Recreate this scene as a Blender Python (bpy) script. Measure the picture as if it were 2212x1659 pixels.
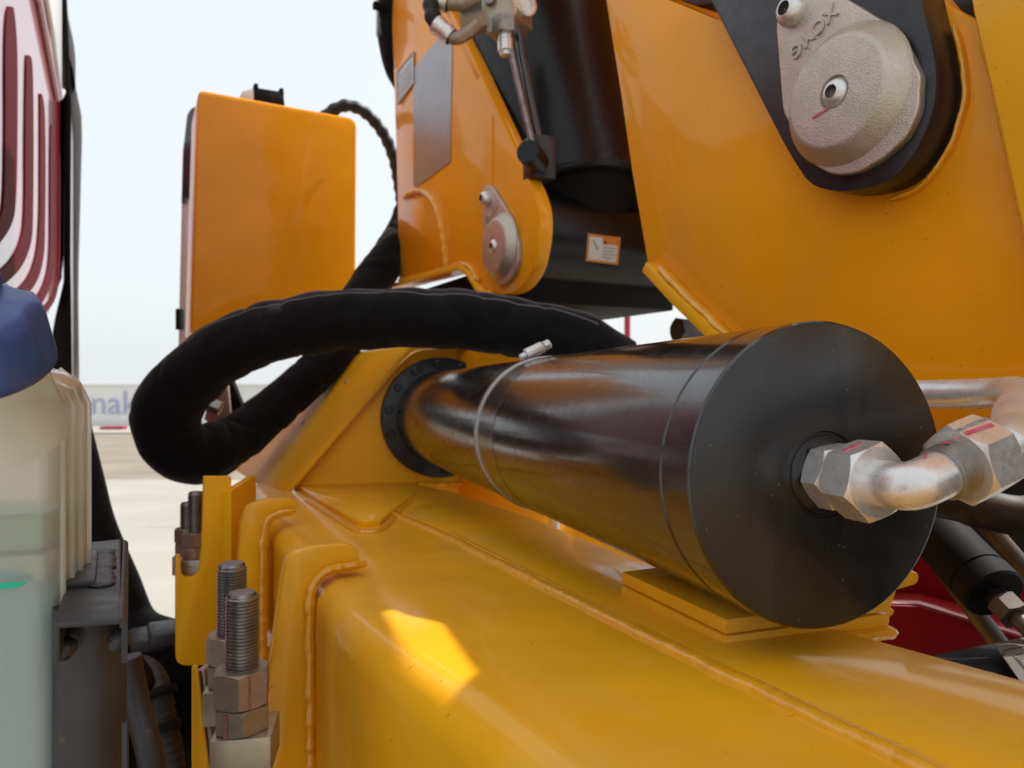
import bpy, bmesh, math, random
from mathutils import Vector, Matrix, noise
random.seed(7)
V = Vector
R = math.radians
S = bpy.context.scene
COL = S.collection
for _o in list(bpy.data.objects):
    bpy.data.objects.remove(_o)

# ------------------------------------------------------------------ camera, sky, sun, exposure
ZC = 2.0                       # height of the lens above the yard
F, CU, CV = 1534.0, 1106.0, 829.5   # focal length and centre of a 2212 x 1659 picture
cam_d = bpy.data.cameras.new('camera')
cam = bpy.data.objects.new('camera', cam_d)
COL.objects.link(cam)
cam.location = (0, 0, ZC)
cam.rotation_euler = (R(90), 0, 0)
cam_d.sensor_width = 36.0
cam_d.lens = 36.0 * F / 2212.0
cam_d.clip_start = 0.02
cam_d.clip_end = 3000
cam_d.dof.use_dof = True
cam_d.dof.focus_distance = 0.62
cam_d.dof.aperture_fstop = 8.5
S.camera = cam

SUN_AZ, SUN_EL = R(66), R(55)          # azimuth from +Y towards +X
w = bpy.data.worlds.new('World')
S.world = w
w.use_nodes = True
nt = w.node_tree
bg = nt.nodes['Background']
sky = nt.nodes.new('ShaderNodeTexSky')
sky.sky_type = 'NISHITA'
sky.sun_disc = False
sky.sun_elevation = SUN_EL
sky.sun_rotation = SUN_AZ
sky.air_density = 1.0
sky.dust_density = 6.0
sky.ozone_density = 1.0
# thick white haze over the whole dome: the clear-sky colours mixed with one even milky colour
hz = nt.nodes.new('ShaderNodeMix'); hz.data_type = 'RGBA'
hz.inputs[0].default_value = 0.80
hz.inputs[7].default_value = (4.4, 4.64, 4.74, 1)
nt.links.new(sky.outputs[0], hz.inputs[6])
nt.links.new(hz.outputs[2], bg.inputs[0])
bg.inputs[1].default_value = 0.13
sun_d = bpy.data.lights.new('sun', 'SUN')
sun_d.energy = 3.0
sun_d.angle = R(0.5)
sun_d.color = (1.0, 0.95, 0.88)
sun = bpy.data.objects.new('sun', sun_d)
COL.objects.link(sun)
SUN_DIR = V((math.sin(SUN_AZ) * math.cos(SUN_EL), math.cos(SUN_AZ) * math.cos(SUN_EL), math.sin(SUN_EL)))
sun.rotation_euler = SUN_DIR.to_track_quat('Z', 'Y').to_euler()
S.view_settings.view_transform = 'Standard'
S.view_settings.look = 'None'
S.view_settings.gamma = 1.0
S.view_settings.use_curve_mapping = False
S.view_settings.exposure = 0.80

# ------------------------------------------------------------------ measuring helpers
C0 = V((0, 0, ZC))
def ray(u, v):
    return V(((u - CU) / F, 1.0, (CV - v) / F))
def P(u, v, Y):
    return C0 + ray(u, v) * Y
def hit(u, v, p0, n):
    r = ray(u, v)
    return C0 + r * ((p0 - C0).dot(n) / r.dot(n))
def lerp(a, b, t):
    return a + (b - a) * t
UP = V((0, 0, 1))

# ------------------------------------------------------------------ materials
def mat(name, base, rough=0.4, metal=0.0, coat=0.0, coat_rough=0.08, bump=(), var=0.0, var_scale=6.0, var_col=None,
        rvar=0.0, specks=None, spec=0.5, sheen=0.0, streak=None):
    m = bpy.data.materials.new(name)
    m.use_nodes = True
    t = m.node_tree
    b = t.nodes['Principled BSDF']
    L = t.links
    b.inputs['Roughness'].default_value = rough
    b.inputs['Metallic'].default_value = metal
    b.inputs['Coat Weight'].default_value = coat
    b.inputs['Coat Roughness'].default_value = coat_rough
    b.inputs['Specular IOR Level'].default_value = spec
    b.inputs['Sheen Weight'].default_value = sheen
    tc = t.nodes.new('ShaderNodeTexCoord')
    def tex(scale, detail=4, rgh=0.55, stretch=None):
        n = t.nodes.new('ShaderNodeTexNoise')
        n.inputs['Scale'].default_value = scale
        n.inputs['Detail'].default_value = detail
        n.inputs['Roughness'].default_value = rgh
        if stretch:
            mp = t.nodes.new('ShaderNodeMapping')
            mp.inputs['Scale'].default_value = stretch
            L.new(tc.outputs['Object'], mp.inputs[0]); L.new(mp.outputs[0], n.inputs['Vector'])
        else:
            L.new(tc.outputs['Object'], n.inputs['Vector'])
        return n.outputs[0]
    def ramp(fac, lo, hi, a=0.0, c=1.0):
        n = t.nodes.new('ShaderNodeMapRange')
        n.inputs[1].default_value = lo; n.inputs[2].default_value = hi
        n.inputs[3].default_value = a; n.inputs[4].default_value = c
        L.new(fac, n.inputs[0])
        return n.outputs[0]
    def mix(fac, a, c):
        n = t.nodes.new('ShaderNodeMix'); n.data_type = 'RGBA'
        L.new(fac, n.inputs[0])
        for x, i in ((a, 6), (c, 7)):
            if isinstance(x, tuple): n.inputs[i].default_value = (*x, 1)
            else: L.new(x, n.inputs[i])
        return n.outputs[2]
    col = tuple(base)
    if var:
        c2 = var_col or tuple(x * (1 - var) for x in base)
        col = mix(ramp(tex(var_scale, 5), 0.35, 0.7), tuple(base), tuple(c2))
    if streak:
        col = mix(ramp(tex(streak[1], 4, 0.6, streak[2]), 0.52, 0.75, 0, streak[3]), col, streak[0])
    if specks:
        col = mix(ramp(tex(specks[1], 2, 0.4), specks[2], specks[2] + 0.03, 0, specks[3] if len(specks) > 3 else 0.8), col, specks[0])
    if isinstance(col, tuple): b.inputs['Base Color'].default_value = (*col, 1)
    else: L.new(col, b.inputs['Base Color'])
    if rvar:
        L.new(ramp(tex(var_scale * 2.3, 5), 0.3, 0.7, max(0.02, rough - rvar), rough + rvar), b.inputs['Roughness'])
    prev = None
    for (sc, st, dist, *sx) in bump:
        bn = t.nodes.new('ShaderNodeBump')
        bn.inputs['Strength'].default_value = st
        bn.inputs['Distance'].default_value = dist
        L.new(tex(sc, 3, 0.55, sx[0] if sx else None), bn.inputs['Height'])
        if prev: L.new(prev, bn.inputs['Normal'])
        prev = bn.outputs[0]
    if prev:
        L.new(prev, b.inputs['Normal'])
        L.new(prev, b.inputs['Coat Normal'])
    return m

YEL = (0.93, 0.445, 0.012)
ORA = (0.95, 0.372, 0.005)
M = {}
M['yellow'] = mat('yellow_paint', YEL, 0.40, coat=0.34, coat_rough=0.07, spec=0.15, bump=((420, 0.10, 0.0004), (28, 0.12, 0.0012)), var=0.14, var_scale=7,
                  rvar=0.10, specks=((0.20, 0.09, 0.02), 170, 0.745, 0.5), streak=((0.70, 0.45, 0.14), 6, (1, 1, 1), 0.35))
M['yellow_soft'] = mat('yellow_paint_satin', ORA, 0.44, coat=0.42, coat_rough=0.045, spec=0.12, bump=((420, 0.10, 0.0004), (14, 0.10, 0.0015)), var=0.14, var_scale=4,
                       rvar=0.08, specks=((0.22, 0.09, 0.015), 190, 0.742, 0.6), streak=((0.74, 0.36, 0.05), 3.5, (1, 1, 0.5), 0.35))
M['yellow_housing'] = mat('yellow_housing_paint', YEL, 0.5, coat=0.10, coat_rough=0.2, spec=0.10, bump=((420, 0.10, 0.0004), (14, 0.10, 0.0015)), var=0.16, var_scale=5, rvar=0.08, specks=((0.22, 0.09, 0.015), 190, 0.742, 0.6))
M['dull_pipe'] = mat('dull_brown_pipe', (0.10, 0.082, 0.065), 0.5, metal=0.3, var=0.4, var_scale=40)
M['weld'] = mat('painted_weld', (0.88, 0.40, 0.012), 0.3, coat=0.6, coat_rough=0.06, bump=((260, 0.4, 0.0010), (90, 0.5, 0.002)), var=0.12, var_scale=60)
M['black_lift'] = mat('black_satin_cylinder_paint', (0.005, 0.005, 0.0058), 0.32, coat=0.12, coat_rough=0.2, spec=0.25, bump=((500, 0.12, 0.0003), (40, 0.10, 0.0006)), var=0.3, var_scale=12, rvar=0.06)
M['black'] = mat('black_gloss_paint', (0.005, 0.005, 0.006), 0.24, coat=0.7, coat_rough=0.12, spec=0.6, bump=((230, 0.09, 0.0003, (1.0, 0.3, 0.5)), (60, 0.08, 0.0006)),
                 var=0.3, var_scale=20, rvar=0.07, specks=((0.20, 0.19, 0.17), 330, 0.745, 0.5))
M['dull_black'] = mat('dull_black_paint', (0.016, 0.014, 0.012), 0.30, coat=0.9, coat_rough=0.15, bump=((500, 0.12, 0.0003),), var=0.3, var_scale=30, specks=((0.25, 0.22, 0.19), 300, 0.74, 0.5))
M['black_cap'] = mat('black_satin_paint', (0.017, 0.017, 0.0175), 0.36, coat=0.22, coat_rough=0.2, bump=((500, 0.15, 0.0003), (40, 0.10, 0.0006)),
                     var=0.35, var_scale=16, rvar=0.08, specks=((0.22, 0.21, 0.2), 300, 0.74, 0.5), streak=((0.045, 0.043, 0.040), 26, (1, 1, 0.22), 0.5))
M['black_cast'] = mat('black_cast_paint', (0.013, 0.013, 0.016), 0.4, coat=0.2, coat_rough=0.2, bump=((300, 0.25, 0.0006), (30, 0.2, 0.001)), var=0.4, var_scale=25, rvar=0.1)
M['black_matt'] = mat('black_matt_plastic', (0.007, 0.007, 0.0075), 0.7, spec=0.15, bump=((220, 0.2, 0.0005),), var=0.4, var_scale=10)
M['fabric'] = mat('black_woven_sleeve', (0.0075, 0.0075, 0.0082), 0.85, bump=((900, 0.4, 0.0004), (26, 0.35, 0.008)), var=0.35, var_scale=10, sheen=0.10, spec=0.10)
M['seam'] = mat('grey_stitching', (0.16, 0.16, 0.165), 0.9)
M['rubber'] = mat('black_rubber', (0.010, 0.010, 0.011), 0.55, bump=((160, 0.3, 0.0006),), var=0.3, var_scale=30)
M['zinc'] = mat('zinc_plated_steel', (0.80, 0.79, 0.77), 0.33, metal=0.66, bump=((520, 0.28, 0.0004),), var=0.16, var_scale=90, rvar=0.09,
                specks=((0.5, 0.49, 0.48), 240, 0.68, 0.4))
M['zinc_dark'] = mat('zinc_plated_steel_stained', (0.40, 0.385, 0.36), 0.42, metal=0.8, bump=((300, 0.4, 0.0006),), var=0.35, var_scale=60, rvar=0.12)
M['pipe'] = mat('drawn_steel_pipe', (0.76, 0.755, 0.745), 0.32, metal=0.5, bump=((260, 0.15, 0.0004),), var=0.18, var_scale=45, rvar=0.07)
M['cast'] = mat('zinc_cast_rough', (0.61, 0.53, 0.475), 0.36, metal=0.85, bump=((520, 0.75, 0.0012), (1100, 0.6, 0.0006)), var=0.20, var_scale=30, var_col=(0.50, 0.47, 0.36), rvar=0.08)
M['brass_zinc'] = mat('yellow_zinc_block', (0.46, 0.40, 0.30), 0.45, metal=0.7, bump=((300, 0.3, 0.0006),), var=0.25, var_scale=40)
M['bolt'] = mat('bare_stud_steel', (0.30, 0.29, 0.28), 0.36, metal=0.85, bump=((350, 0.3, 0.0004),), var=0.35, var_scale=60)
M['nut_brown'] = mat('stained_nut_steel', (0.32, 0.245, 0.20), 0.46, metal=0.7, bump=((300, 0.35, 0.0006),), var=0.4, var_scale=80, var_col=(0.36, 0.31, 0.22), rvar=0.1)
M['stainless'] = mat('stainless_band', (0.72, 0.71, 0.69), 0.35, metal=0.7, var=0.15, var_scale=80)
M['grey_steel'] = mat('grey_primed_steel', (0.032, 0.032, 0.035), 0.5, coat=0.1, coat_rough=0.3, bump=((200, 0.25, 0.0006), (40, 0.15, 0.001)), var=0.3, var_scale=25,
                      rvar=0.1, specks=((0.12, 0.06, 0.035), 70, 0.70, 0.6))
M['weld_dark'] = mat('brushed_over_weld', (0.035, 0.035, 0.037), 0.45, bump=((180, 0.8, 0.002),), var=0.4, var_scale=80)
M['red'] = mat('red_truck_paint', (0.30, 0.012, 0.016), 0.25, coat=0.9, coat_rough=0.05, var=0.1, var_scale=4, bump=((30, 0.05, 0.0006),))
M['red_dark'] = mat('red_chassis_paint', (0.20, 0.004, 0.007), 0.5, spec=0.15, coat=0.0, coat_rough=0.12, var=0.25, var_scale=8, bump=((60, 0.1, 0.0006),))
M['slot_red'] = mat('matt_red_recess', (0.085, 0.004, 0.008), 0.75, spec=0.15)
M['red_flat'] = mat('red_post_paint', (0.36, 0.02, 0.03), 0.5)
M['blue'] = mat('blue_plastic_cap', (0.038, 0.088, 0.29), 0.42, bump=((240, 0.2, 0.0005),), var=0.2, var_scale=25, rvar=0.08, specks=((0.02, 0.03, 0.06), 90, 0.72, 0.5))
M['pink'] = mat('red_paint_pen', (0.55, 0.05, 0.10), 0.6, var=0.4, var_scale=200, var_col=(0.62, 0.22, 0.26))
M['old_red'] = mat('faded_red_mark', (0.20, 0.05, 0.045), 0.6, var=0.5, var_scale=250, var_col=(0.28, 0.16, 0.13))
M['plate'] = mat('anodised_data_plate', (0.15, 0.135, 0.12), 0.6, spec=0.2, bump=((400, 0.15, 0.0003),), var=0.15, var_scale=30)
M['ink'] = mat('black_print', (0.015, 0.013, 0.012), 0.6)
M['label_white'] = mat('white_label_film', (0.62, 0.60, 0.57), 0.5, var=0.08, var_scale=60)
M['label_orange'] = mat('orange_label_print', (0.55, 0.20, 0.02), 0.5)
M['label_grey'] = mat('grey_label_print', (0.36, 0.34, 0.32), 0.5, var=0.3, var_scale=300)
M['film'] = mat('silver_reflective_film', (0.36, 0.36, 0.38), 0.32, metal=0.55, bump=((60, 0.06, 0.0006),), var=0.12, var_scale=18, streak=((0.28, 0.28, 0.30), 3, (90, 90, 2), 0.5))
M['grey_panel'] = mat('grey_plastic_panel', (0.55, 0.56, 0.57), 0.45, coat=0.2, var=0.08, var_scale=5)
M['white_panel'] = mat('white_painted_panel', (0.72, 0.73, 0.72), 0.35, coat=0.4, var=0.06, var_scale=5)
M['glass_dark'] = mat('tinted_dark_glass', (0.02, 0.03, 0.035), 0.1, coat=0.6)
M['wall'] = mat('hazy_pale_wall', (0.80, 0.80, 0.78), 0.85, var=0.10, var_scale=0.35, bump=((3, 0.2, 0.02),))  # paled so the wall colour carries the distance haze
M['letter'] = mat('hazy_blue_lettering', (0.42, 0.44, 0.62), 0.8)  # blue lightened to carry the haze in front of it
M['concrete'] = mat('pale_concrete_slab', (0.345, 0.33, 0.29), 0.9, var=0.14, var_scale=0.5, bump=((40, 0.3, 0.004),), streak=((0.29, 0.275, 0.24), 0.8, (0.25, 1.6, 1), 0.6))
M['soil'] = mat('dry_brown_soil', (0.20, 0.165, 0.125), 0.95, var=0.35, var_scale=0.9, var_col=(0.26, 0.225, 0.18), bump=((9, 0.5, 0.04),), streak=((0.15, 0.122, 0.095), 0.5, (0.22, 2.2, 1), 0.8))

def tank_material():
    m = bpy.data.materials.new('milky_polyethylene')
    m.use_nodes = True
    t = m.node_tree
    b = t.nodes['Principled BSDF']
    b.inputs['Base Color'].default_value = (0.90, 0.90, 0.80, 1)
    b.inputs['Roughness'].default_value = 0.40
    b.inputs['IOR'].default_value = 1.25
    b.inputs['Transmission Weight'].default_value = 0.72
    b.inputs['Coat Weight'].default_value = 0.7
    b.inputs['Coat Roughness'].default_value = 0.06
    n = t.nodes.new('ShaderNodeTexNoise'); n.inputs['Scale'].default_value = 30
    bp = t.nodes.new('ShaderNodeBump'); bp.inputs['Strength'].default_value = 0.12; bp.inputs['Distance'].default_value = 0.001
    t.links.new(n.outputs[0], bp.inputs['Height']); t.links.new(bp.outputs[0], b.inputs['Normal'])
    return m
M['tank'] = tank_material()
M['fluid'] = mat('blue_green_fluid', (0.14, 0.38, 0.42), 0.25, var=0.25, var_scale=6, var_col=(0.18, 0.36, 0.47))
M['fluid_mid'] = mat('pale_green_fluid', (0.42, 0.50, 0.34), 0.25, var=0.15, var_scale=8)
M['fluid_top'] = mat('green_fluid_surface', (0.26, 0.44, 0.28), 0.2)
M['teal'] = mat('teal_level_line', (0.01, 0.50, 0.30), 0.4)

# ------------------------------------------------------------------ object helpers
def obj(name, bm, m, parent=None, smooth=38, bevel=0.0, seg=2):
    """link a bmesh (in world coordinates) as one mesh object, under parent if given"""
    if bevel:
        bmesh.ops.remove_doubles(bm, verts=bm.verts, dist=1e-6)
        bm.normal_update()
        es = [e for e in bm.edges if len(e.link_faces) == 2 and e.calc_face_angle(0) > R(28)]
        bmesh.ops.bevel(bm, geom=es, offset=bevel, segments=seg, profile=0.5, affect='EDGES', clamp_overlap=True)
    bmesh.ops.recalc_face_normals(bm, faces=bm.faces)
    for f in bm.faces: f.smooth = True
    for e in bm.edges:
        if len(e.link_faces) == 2 and e.calc_face_angle(0) > R(smooth): e.smooth = False
    off = V((0, 0, 0))
    o = parent
    while o is not None:
        off += o.location; o = o.parent
    if parent is None:
        vs = [v.co for v in bm.verts]
        lo = V((min(v.x for v in vs), min(v.y for v in vs), min(v.z for v in vs)))
        hi = V((max(v.x for v in vs), max(v.y for v in vs), max(v.z for v in vs)))
        loc = V(((lo.x + hi.x) / 2, (lo.y + hi.y) / 2, lo.z))
        off = loc
    bmesh.ops.translate(bm, verts=bm.verts, vec=-off)
    me = bpy.data.meshes.new(name)
    bm.to_mesh(me); bm.free()
    me.materials.append(M[m])
    ob = bpy.data.objects.new(name, me)
    COL.objects.link(ob)
    if parent is not None: ob.parent = parent
    else: ob.location = off
    return ob
def tag(o, label, cat, group=None):
    o['label'] = label; o['category'] = cat
    if group: o['group'] = group
    return o
def thing(name, loc, label, cat, group=None):
    o = bpy.data.objects.new(name, None)
    o.empty_display_size = 0.05
    COL.objects.link(o); o.location = loc
    return tag(o, label, cat, group)
def struct(o, kind='structure'):
    o['kind'] = kind
    return o
def BM(): return bmesh.new()

def round_px(pts, n=6):
    """(u, v, r) polygon -> polygon with rounded corners, in picture pixels"""
    out = []
    k = len(pts)
    for i in range(k):
        p = pts[i]; r = p[2] if len(p) > 2 else 0
        a, c, d = V(pts[i - 1][:2]), V(p[:2]), V(pts[(i + 1) % k][:2])
        if r <= 0: out.append((c.x, c.y)); continue
        va, vd = (a - c), (d - c)
        r = min(r, va.length * 0.49, vd.length * 0.49)
        s, e = c + va.normalized() * r, c + vd.normalized() * r
        for j in range(n + 1):
            t = j / n
            q = s * (1 - t) ** 2 + c * 2 * t * (1 - t) + e * t * t
            out.append((q.x, q.y))
    return out
def add_prism(bm, pts, ext):
    a = [bm.verts.new(p) for p in pts]
    b = [bm.verts.new(p + ext) for p in pts]
    bm.faces.new(a); bm.faces.new(list(reversed(b)))
    n = len(pts)
    for i in range(n):
        bm.faces.new((a[i], b[i], b[(i + 1) % n], a[(i + 1) % n]))
    return bm
def prism(pts, ext): return add_prism(BM(), pts, ext)
def frame_of(ax, hint=None):
    ax = ax.normalized()
    h = hint or (UP if abs(ax.z) < 0.9 else V((1, 0, 0)))
    x = h.cross(ax).normalized()
    return x, ax.cross(x).normalized(), ax
def add_lathe(bm, prof, org, ax, seg=48, hint=None, hexa=False, rot=0.0):
    """prof: (distance along the axis, radius)"""
    x, y, z = frame_of(ax, hint)
    rings = []
    for d, r in prof:
        c = org + z * d
        if r <= 1e-6: rings.append([bm.verts.new(c)]); continue
        rings.append([bm.verts.new(c + x * (r * math.cos(rot + 2 * math.pi * i / seg)) + y * (r * math.sin(rot + 2 * math.pi * i / seg))) for i in range(seg)])
    for a, b in zip(rings, rings[1:]):
        if len(a) == 1 and len(b) == 1: continue
        for i in range(seg):
            j = (i + 1) % seg
            if len(a) == 1: bm.faces.new((a[0], b[i], b[j]))
            elif len(b) == 1: bm.faces.new((a[i], b[0], a[j]))
            else: bm.faces.new((a[i], b[i], b[j], a[j]))
    return bm
def lathe(prof, org, ax, seg=48, hint=None, rot=0.0): return add_lathe(BM(), prof, org, ax, seg, hint, rot=rot)
def add_hexnut(bm, org, ax, h, rf, bore=0.0, rot=0.0, hint=None):
    """hexagon of corner radius rf with turned chamfers at both ends"""
    x, y, z = frame_of(ax, hint)
    n = 48
    apo = rf * math.cos(R(30))
    def pr(k): 
        a = 2 * math.pi * k / n
        return apo / math.cos((a % (math.pi / 3)) - math.pi / 6), a
    rings = []
    ch = rf * 0.155 * 0.55
    for d, mode in ((0, 1), (None, 0), (None, 2), (h, 1)):
        ring = []
        for k in range(n):
            r, a = pr(k)
            if mode == 1: rr, dd = min(r, apo * 0.985), d
            else:
                exc = max(0.0, r - apo * 0.985) / (rf - apo * 0.985)
                rr = r; dd = ch * exc if mode == 0 else h - ch * exc
            ring.append(bm.verts.new(org + z * dd + x * (rr * math.cos(a + rot)) + y * (rr * math.sin(a + rot))))
        rings.append(ring)
    for a, b in zip(rings, rings[1:]):
        for i in range(n):
            j = (i + 1) % n
            bm.faces.new((a[i], b[i], b[j], a[j]))
    if bore <= 0:
        bm.faces.new(list(reversed(rings[0]))); bm.faces.new(rings[-1])
    else:
        inner = []
        for d in (0, h):
            inner.append([bm.verts.new(org + z * d + x * (bore * math.cos(2 * math.pi * k / n + rot)) + y * (bore * math.sin(2 * math.pi * k / n + rot))) for k in range(n)])
        for i in range(n):
            j = (i + 1) % n
            bm.faces.new((rings[0][i], rings[0][j], inner[0][j], inner[0][i]))
            bm.faces.new((rings[-1][j], rings[-1][i], inner[1][i], inner[1][j]))
            bm.faces.new((inner[0][i], inner[0][j], inner[1][j], inner[1][i]))
    return bm
def hexnut(*a, **k): return add_hexnut(BM(), *a, **k)
def spline(pts, n=12, closed=False):
    out = []
    k = len(pts)
    for i in range(k - 1):
        p0 = pts[max(i - 1, 0)]; p1 = pts[i]; p2 = pts[i + 1]; p3 = pts[min(i + 2, k - 1)]
        for j in range(n):
            t = j / n
            out.append(0.5 * ((2 * p1) + (p2 - p0) * t + (2 * p0 - 5 * p1 + 4 * p2 - p3) * t * t + (3 * p1 - p0 - 3 * p2 + p3) * t ** 3))
    out.append(pts[-1].copy())
    return out
def resample(pts, step):
    out = [pts[0].copy()]
    acc = 0.0
    for a, b in zip(pts, pts[1:]):
        l = (b - a).length
        if l < 1e-9: continue
        d = step - acc
        while d <= l:
            out.append(a + (b - a) * (d / l)); d += step
        acc = l - (d - step)
    if (out[-1] - pts[-1]).length > step * 0.3: out.append(pts[-1].copy())
    return out
def frames(pts, hint=UP):
    ts = []
    for i in range(len(pts)):
        a = pts[max(i - 1, 0)]; b = pts[min(i + 1, len(pts) - 1)]
        ts.append((b - a).normalized())
    x = hint.cross(ts[0])
    if x.length < 1e-3: x = V((1, 0, 0)).cross(ts[0])
    x.normalize()
    fr = []
    for i, t in enumerate(ts):
        x = (x - t * x.dot(t)).normalized()
        fr.append((x.copy(), t.cross(x).normalized(), t))
    return fr
def add_tube(bm, pts, rad, seg=16, cap=True, hint=UP, flat=1.0, disp=None):
    fr = frames(pts, hint)
    rings = []
    for i, (p, (x, y, t)) in enumerate(zip(pts, fr)):
        r = rad(i) if callable(rad) else (rad[i] if isinstance(rad, (list, tuple)) else rad)
        ring = []
        for k in range(seg):
            a = 2 * math.pi * k / seg
            q = x * math.cos(a) + y * (math.sin(a) * flat)
            rr = r * (1 + (disp(p, q, i, a) if disp else 0))
            ring.append(bm.verts.new(p + q * rr))
        rings.append(ring)
    for a, b in zip(rings, rings[1:]):
        for k in range(seg):
            j = (k + 1) % seg
            bm.faces.new((a[k], b[k], b[j], a[j]))
    if cap:
        bm.faces.new(list(reversed(rings[0]))); bm.faces.new(rings[-1])
    return bm
def tube(pts, rad, **k): return add_tube(BM(), pts, rad, **k)
def bead(pts, r, seed=0, step=None, seg=8, amp=0.28, hint=UP, flat=0.72):
    """a weld bead: an uneven rope along the points"""
    q = resample(pts, step or r * 0.45)
    def rad(i):
        e = min(i, len(q) - 1 - i)
        taper = min(1.0, 0.45 + e * 0.2)
        return r * taper * (1 + amp * 1.1 * noise.noise(V((i * 0.17 + seed, seed * 1.7, 0))) + amp * 0.7 * noise.noise(V((i * 0.55, seed, 3))))
    q2 = [p + V((noise.noise(p * 40 + V((seed, 0, 0))), noise.noise(p * 40 + V((0, seed, 9))), 0)) * (r * 0.25) for p in q]
    return tube(q2, rad, seg=seg, hint=hint, flat=flat)
def add_box(bm, c, x, y, z, sx, sy, sz):
    """box centred at c, half sizes sx sy sz along unit axes"""
    pts = [c - x * sx - y * sy - z * sz, c + x * sx - y * sy - z * sz, c + x * sx + y * sy - z * sz, c - x * sx + y * sy - z * sz]
    return add_prism(bm, pts, z * (2 * sz))
def box(*a): return add_box(BM(), *a)
def thread_prof(l, r, pitch, depth):
    pr = [(0, 0), (0, r - depth)]
    n = int(l / pitch)
    for i in range(n):
        d = i * pitch
        pr += [(d + pitch * 0.12, r - depth), (d + pitch * 0.42, r), (d + pitch * 0.58, r), (d + pitch * 0.88, r - depth)]
    return pr
def text_mesh(s, size, ext, org, x, up, bev=0.0):
    """lettering as a bmesh lying in the plane (x, up), standing proud by ext"""
    c = bpy.data.curves.new('lettering', 'FONT')
    c.body = s; c.size = size; c.extrude = ext; c.bevel_depth = bev; c.align_x = 'CENTER'; c.align_y = 'CENTER'; c.resolution_u = 3
    o = bpy.data.objects.new('lettering', c)
    COL.objects.link(o)
    dg = bpy.context.evaluated_depsgraph_get()
    me = bpy.data.meshes.new_from_object(o.evaluated_get(dg))
    bm = BM(); bm.from_mesh(me)
    bpy.data.objects.remove(o); bpy.data.curves.remove(c); bpy.data.meshes.remove(me)
    x = x.normalized(); z = x.cross(up).normalized(); y = z.cross(x)
    m = Matrix((x, y, z)).transposed().to_4x4(); m.translation = org
    bmesh.ops.transform(bm, matrix=m, verts=bm.verts)
    return bm

# main directions of the machine
BET = R(62)
D = V((math.sin(BET), math.cos(BET), 0))        # pin axis of the column, away from the lens
T = V((math.cos(BET), -math.sin(BET), 0))       # along the column cheeks, towards the lens
A = V((-0.309, 0.951, -0.0125)).normalized()    # slewing cylinder axis, away from the lens
PA = V((0.951, 0.309, 0))                       # across it
BD = V((-0.50, 0.866, 0)).normalized()          # base beam, away from the lens
BP = V((0.866, 0.50, 0))                        # across the beam
CH0 = P(1082, 505, 1.77)
def cheek(u, v, off=0.0):
    return hit(u, v, CH0 - D * off, D)
def cheeks(pts, off=0.0): return [cheek(p[0], p[1], off) for p in pts]
TOPN = V((0, 0.0385, 1)).normalized()
TOP0 = V((0, 0.6, ZC - 0.222))
def top(u, v, h=0.0): return hit(u, v, TOP0 + TOPN * h, TOPN)
def topz(x, y): return TOP0.z - (y - 0.6) * 0.0385

# ================================================================== the yard
def sheet(name, x0, x1, y0, y1, z, m):
    bm = BM()
    vs = [bm.verts.new((x, y, z)) for x, y in ((x0, y0), (x1, y0), (x1, y1), (x0, y1))]
    bm.faces.new(vs)
    return struct(obj(name, bm, m))
sheet('ground', -900, 900, -900, 1400, 0.0, 'soil')
bm = BM()
for ix in range(-6, 6):
    for iy in range(-4, 3):
        x0, y0 = ix * 5.0, iy * 4.85
        c = V((x0 + 2.5, y0 + 2.425, 0.02))
        add_box(bm, c, V((1, 0, 0)), V((0, 1, 0)), UP, 2.494, 2.419, 0.02 + 0.002 * random.random())
struct(obj('concrete_yard', bm, 'concrete', bevel=0.006, seg=1))
# far boundary wall with lettering
wl = thing('boundary_wall', (-6, 34, 0), 'long pale boundary wall with blue lettering beyond the bare yard', 'wall')
bm = BM()
add_box(bm, V((0, 34.2, 0.96)), V((1, 0, 0)), V((0, 1, 0)), UP, 60, 0.12, 0.96)
obj('wall_panel', bm, 'wall', wl)
bm = BM(); add_box(bm, V((0, 34.0, 0.16)), V((1, 0, 0)), V((0, 1, 0)), UP, 60, 0.16, 0.16); obj('plinth', bm, 'wall', wl)
bm = BM(); add_box(bm, V((0, 34.2, 1.96)), V((1, 0, 0)), V((0, 1, 0)), UP, 60, 0.2, 0.04); obj('coping', bm, 'wall', wl)
obj('lettering', text_mesh('nak', 1.62, 0.01, P(246, 872, 34.05), V((1, 0, 0)), UP), 'letter', wl)
# low bank and kerb line in front of the wall
bm = BM(); add_box(bm, V((-4, 30.5, 0.03)), V((1, 0, 0)), V((0, 1, 0)), UP, 60, 2.2, 0.03); struct(obj('gravel_strip', bm, 'concrete'))
bm = BM()
for k in range(5):
    a = P(225 + 10 * k, 926 + random.uniform(-1, 1), 30.4)
    add_box(bm, V((a.x, 30.4, 0.12)), V((1, 0, 0)), V((0, 1, 0)), UP, 0.09, 0.2, 0.05 + 0.03 * random.random())
tag(obj('road_barrier', bm, 'red_flat', bevel=0.02), 'low red strip of barrier pieces lying at the foot of the far wall', 'barrier')

# ================================================================== red truck cab at the left
cabd = V((-0.4695, 0.883, 0)).normalized()
q0 = P(25, 10, 2.0)
cabn = V((0.883, 0.4695, 0)).normalized()
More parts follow.
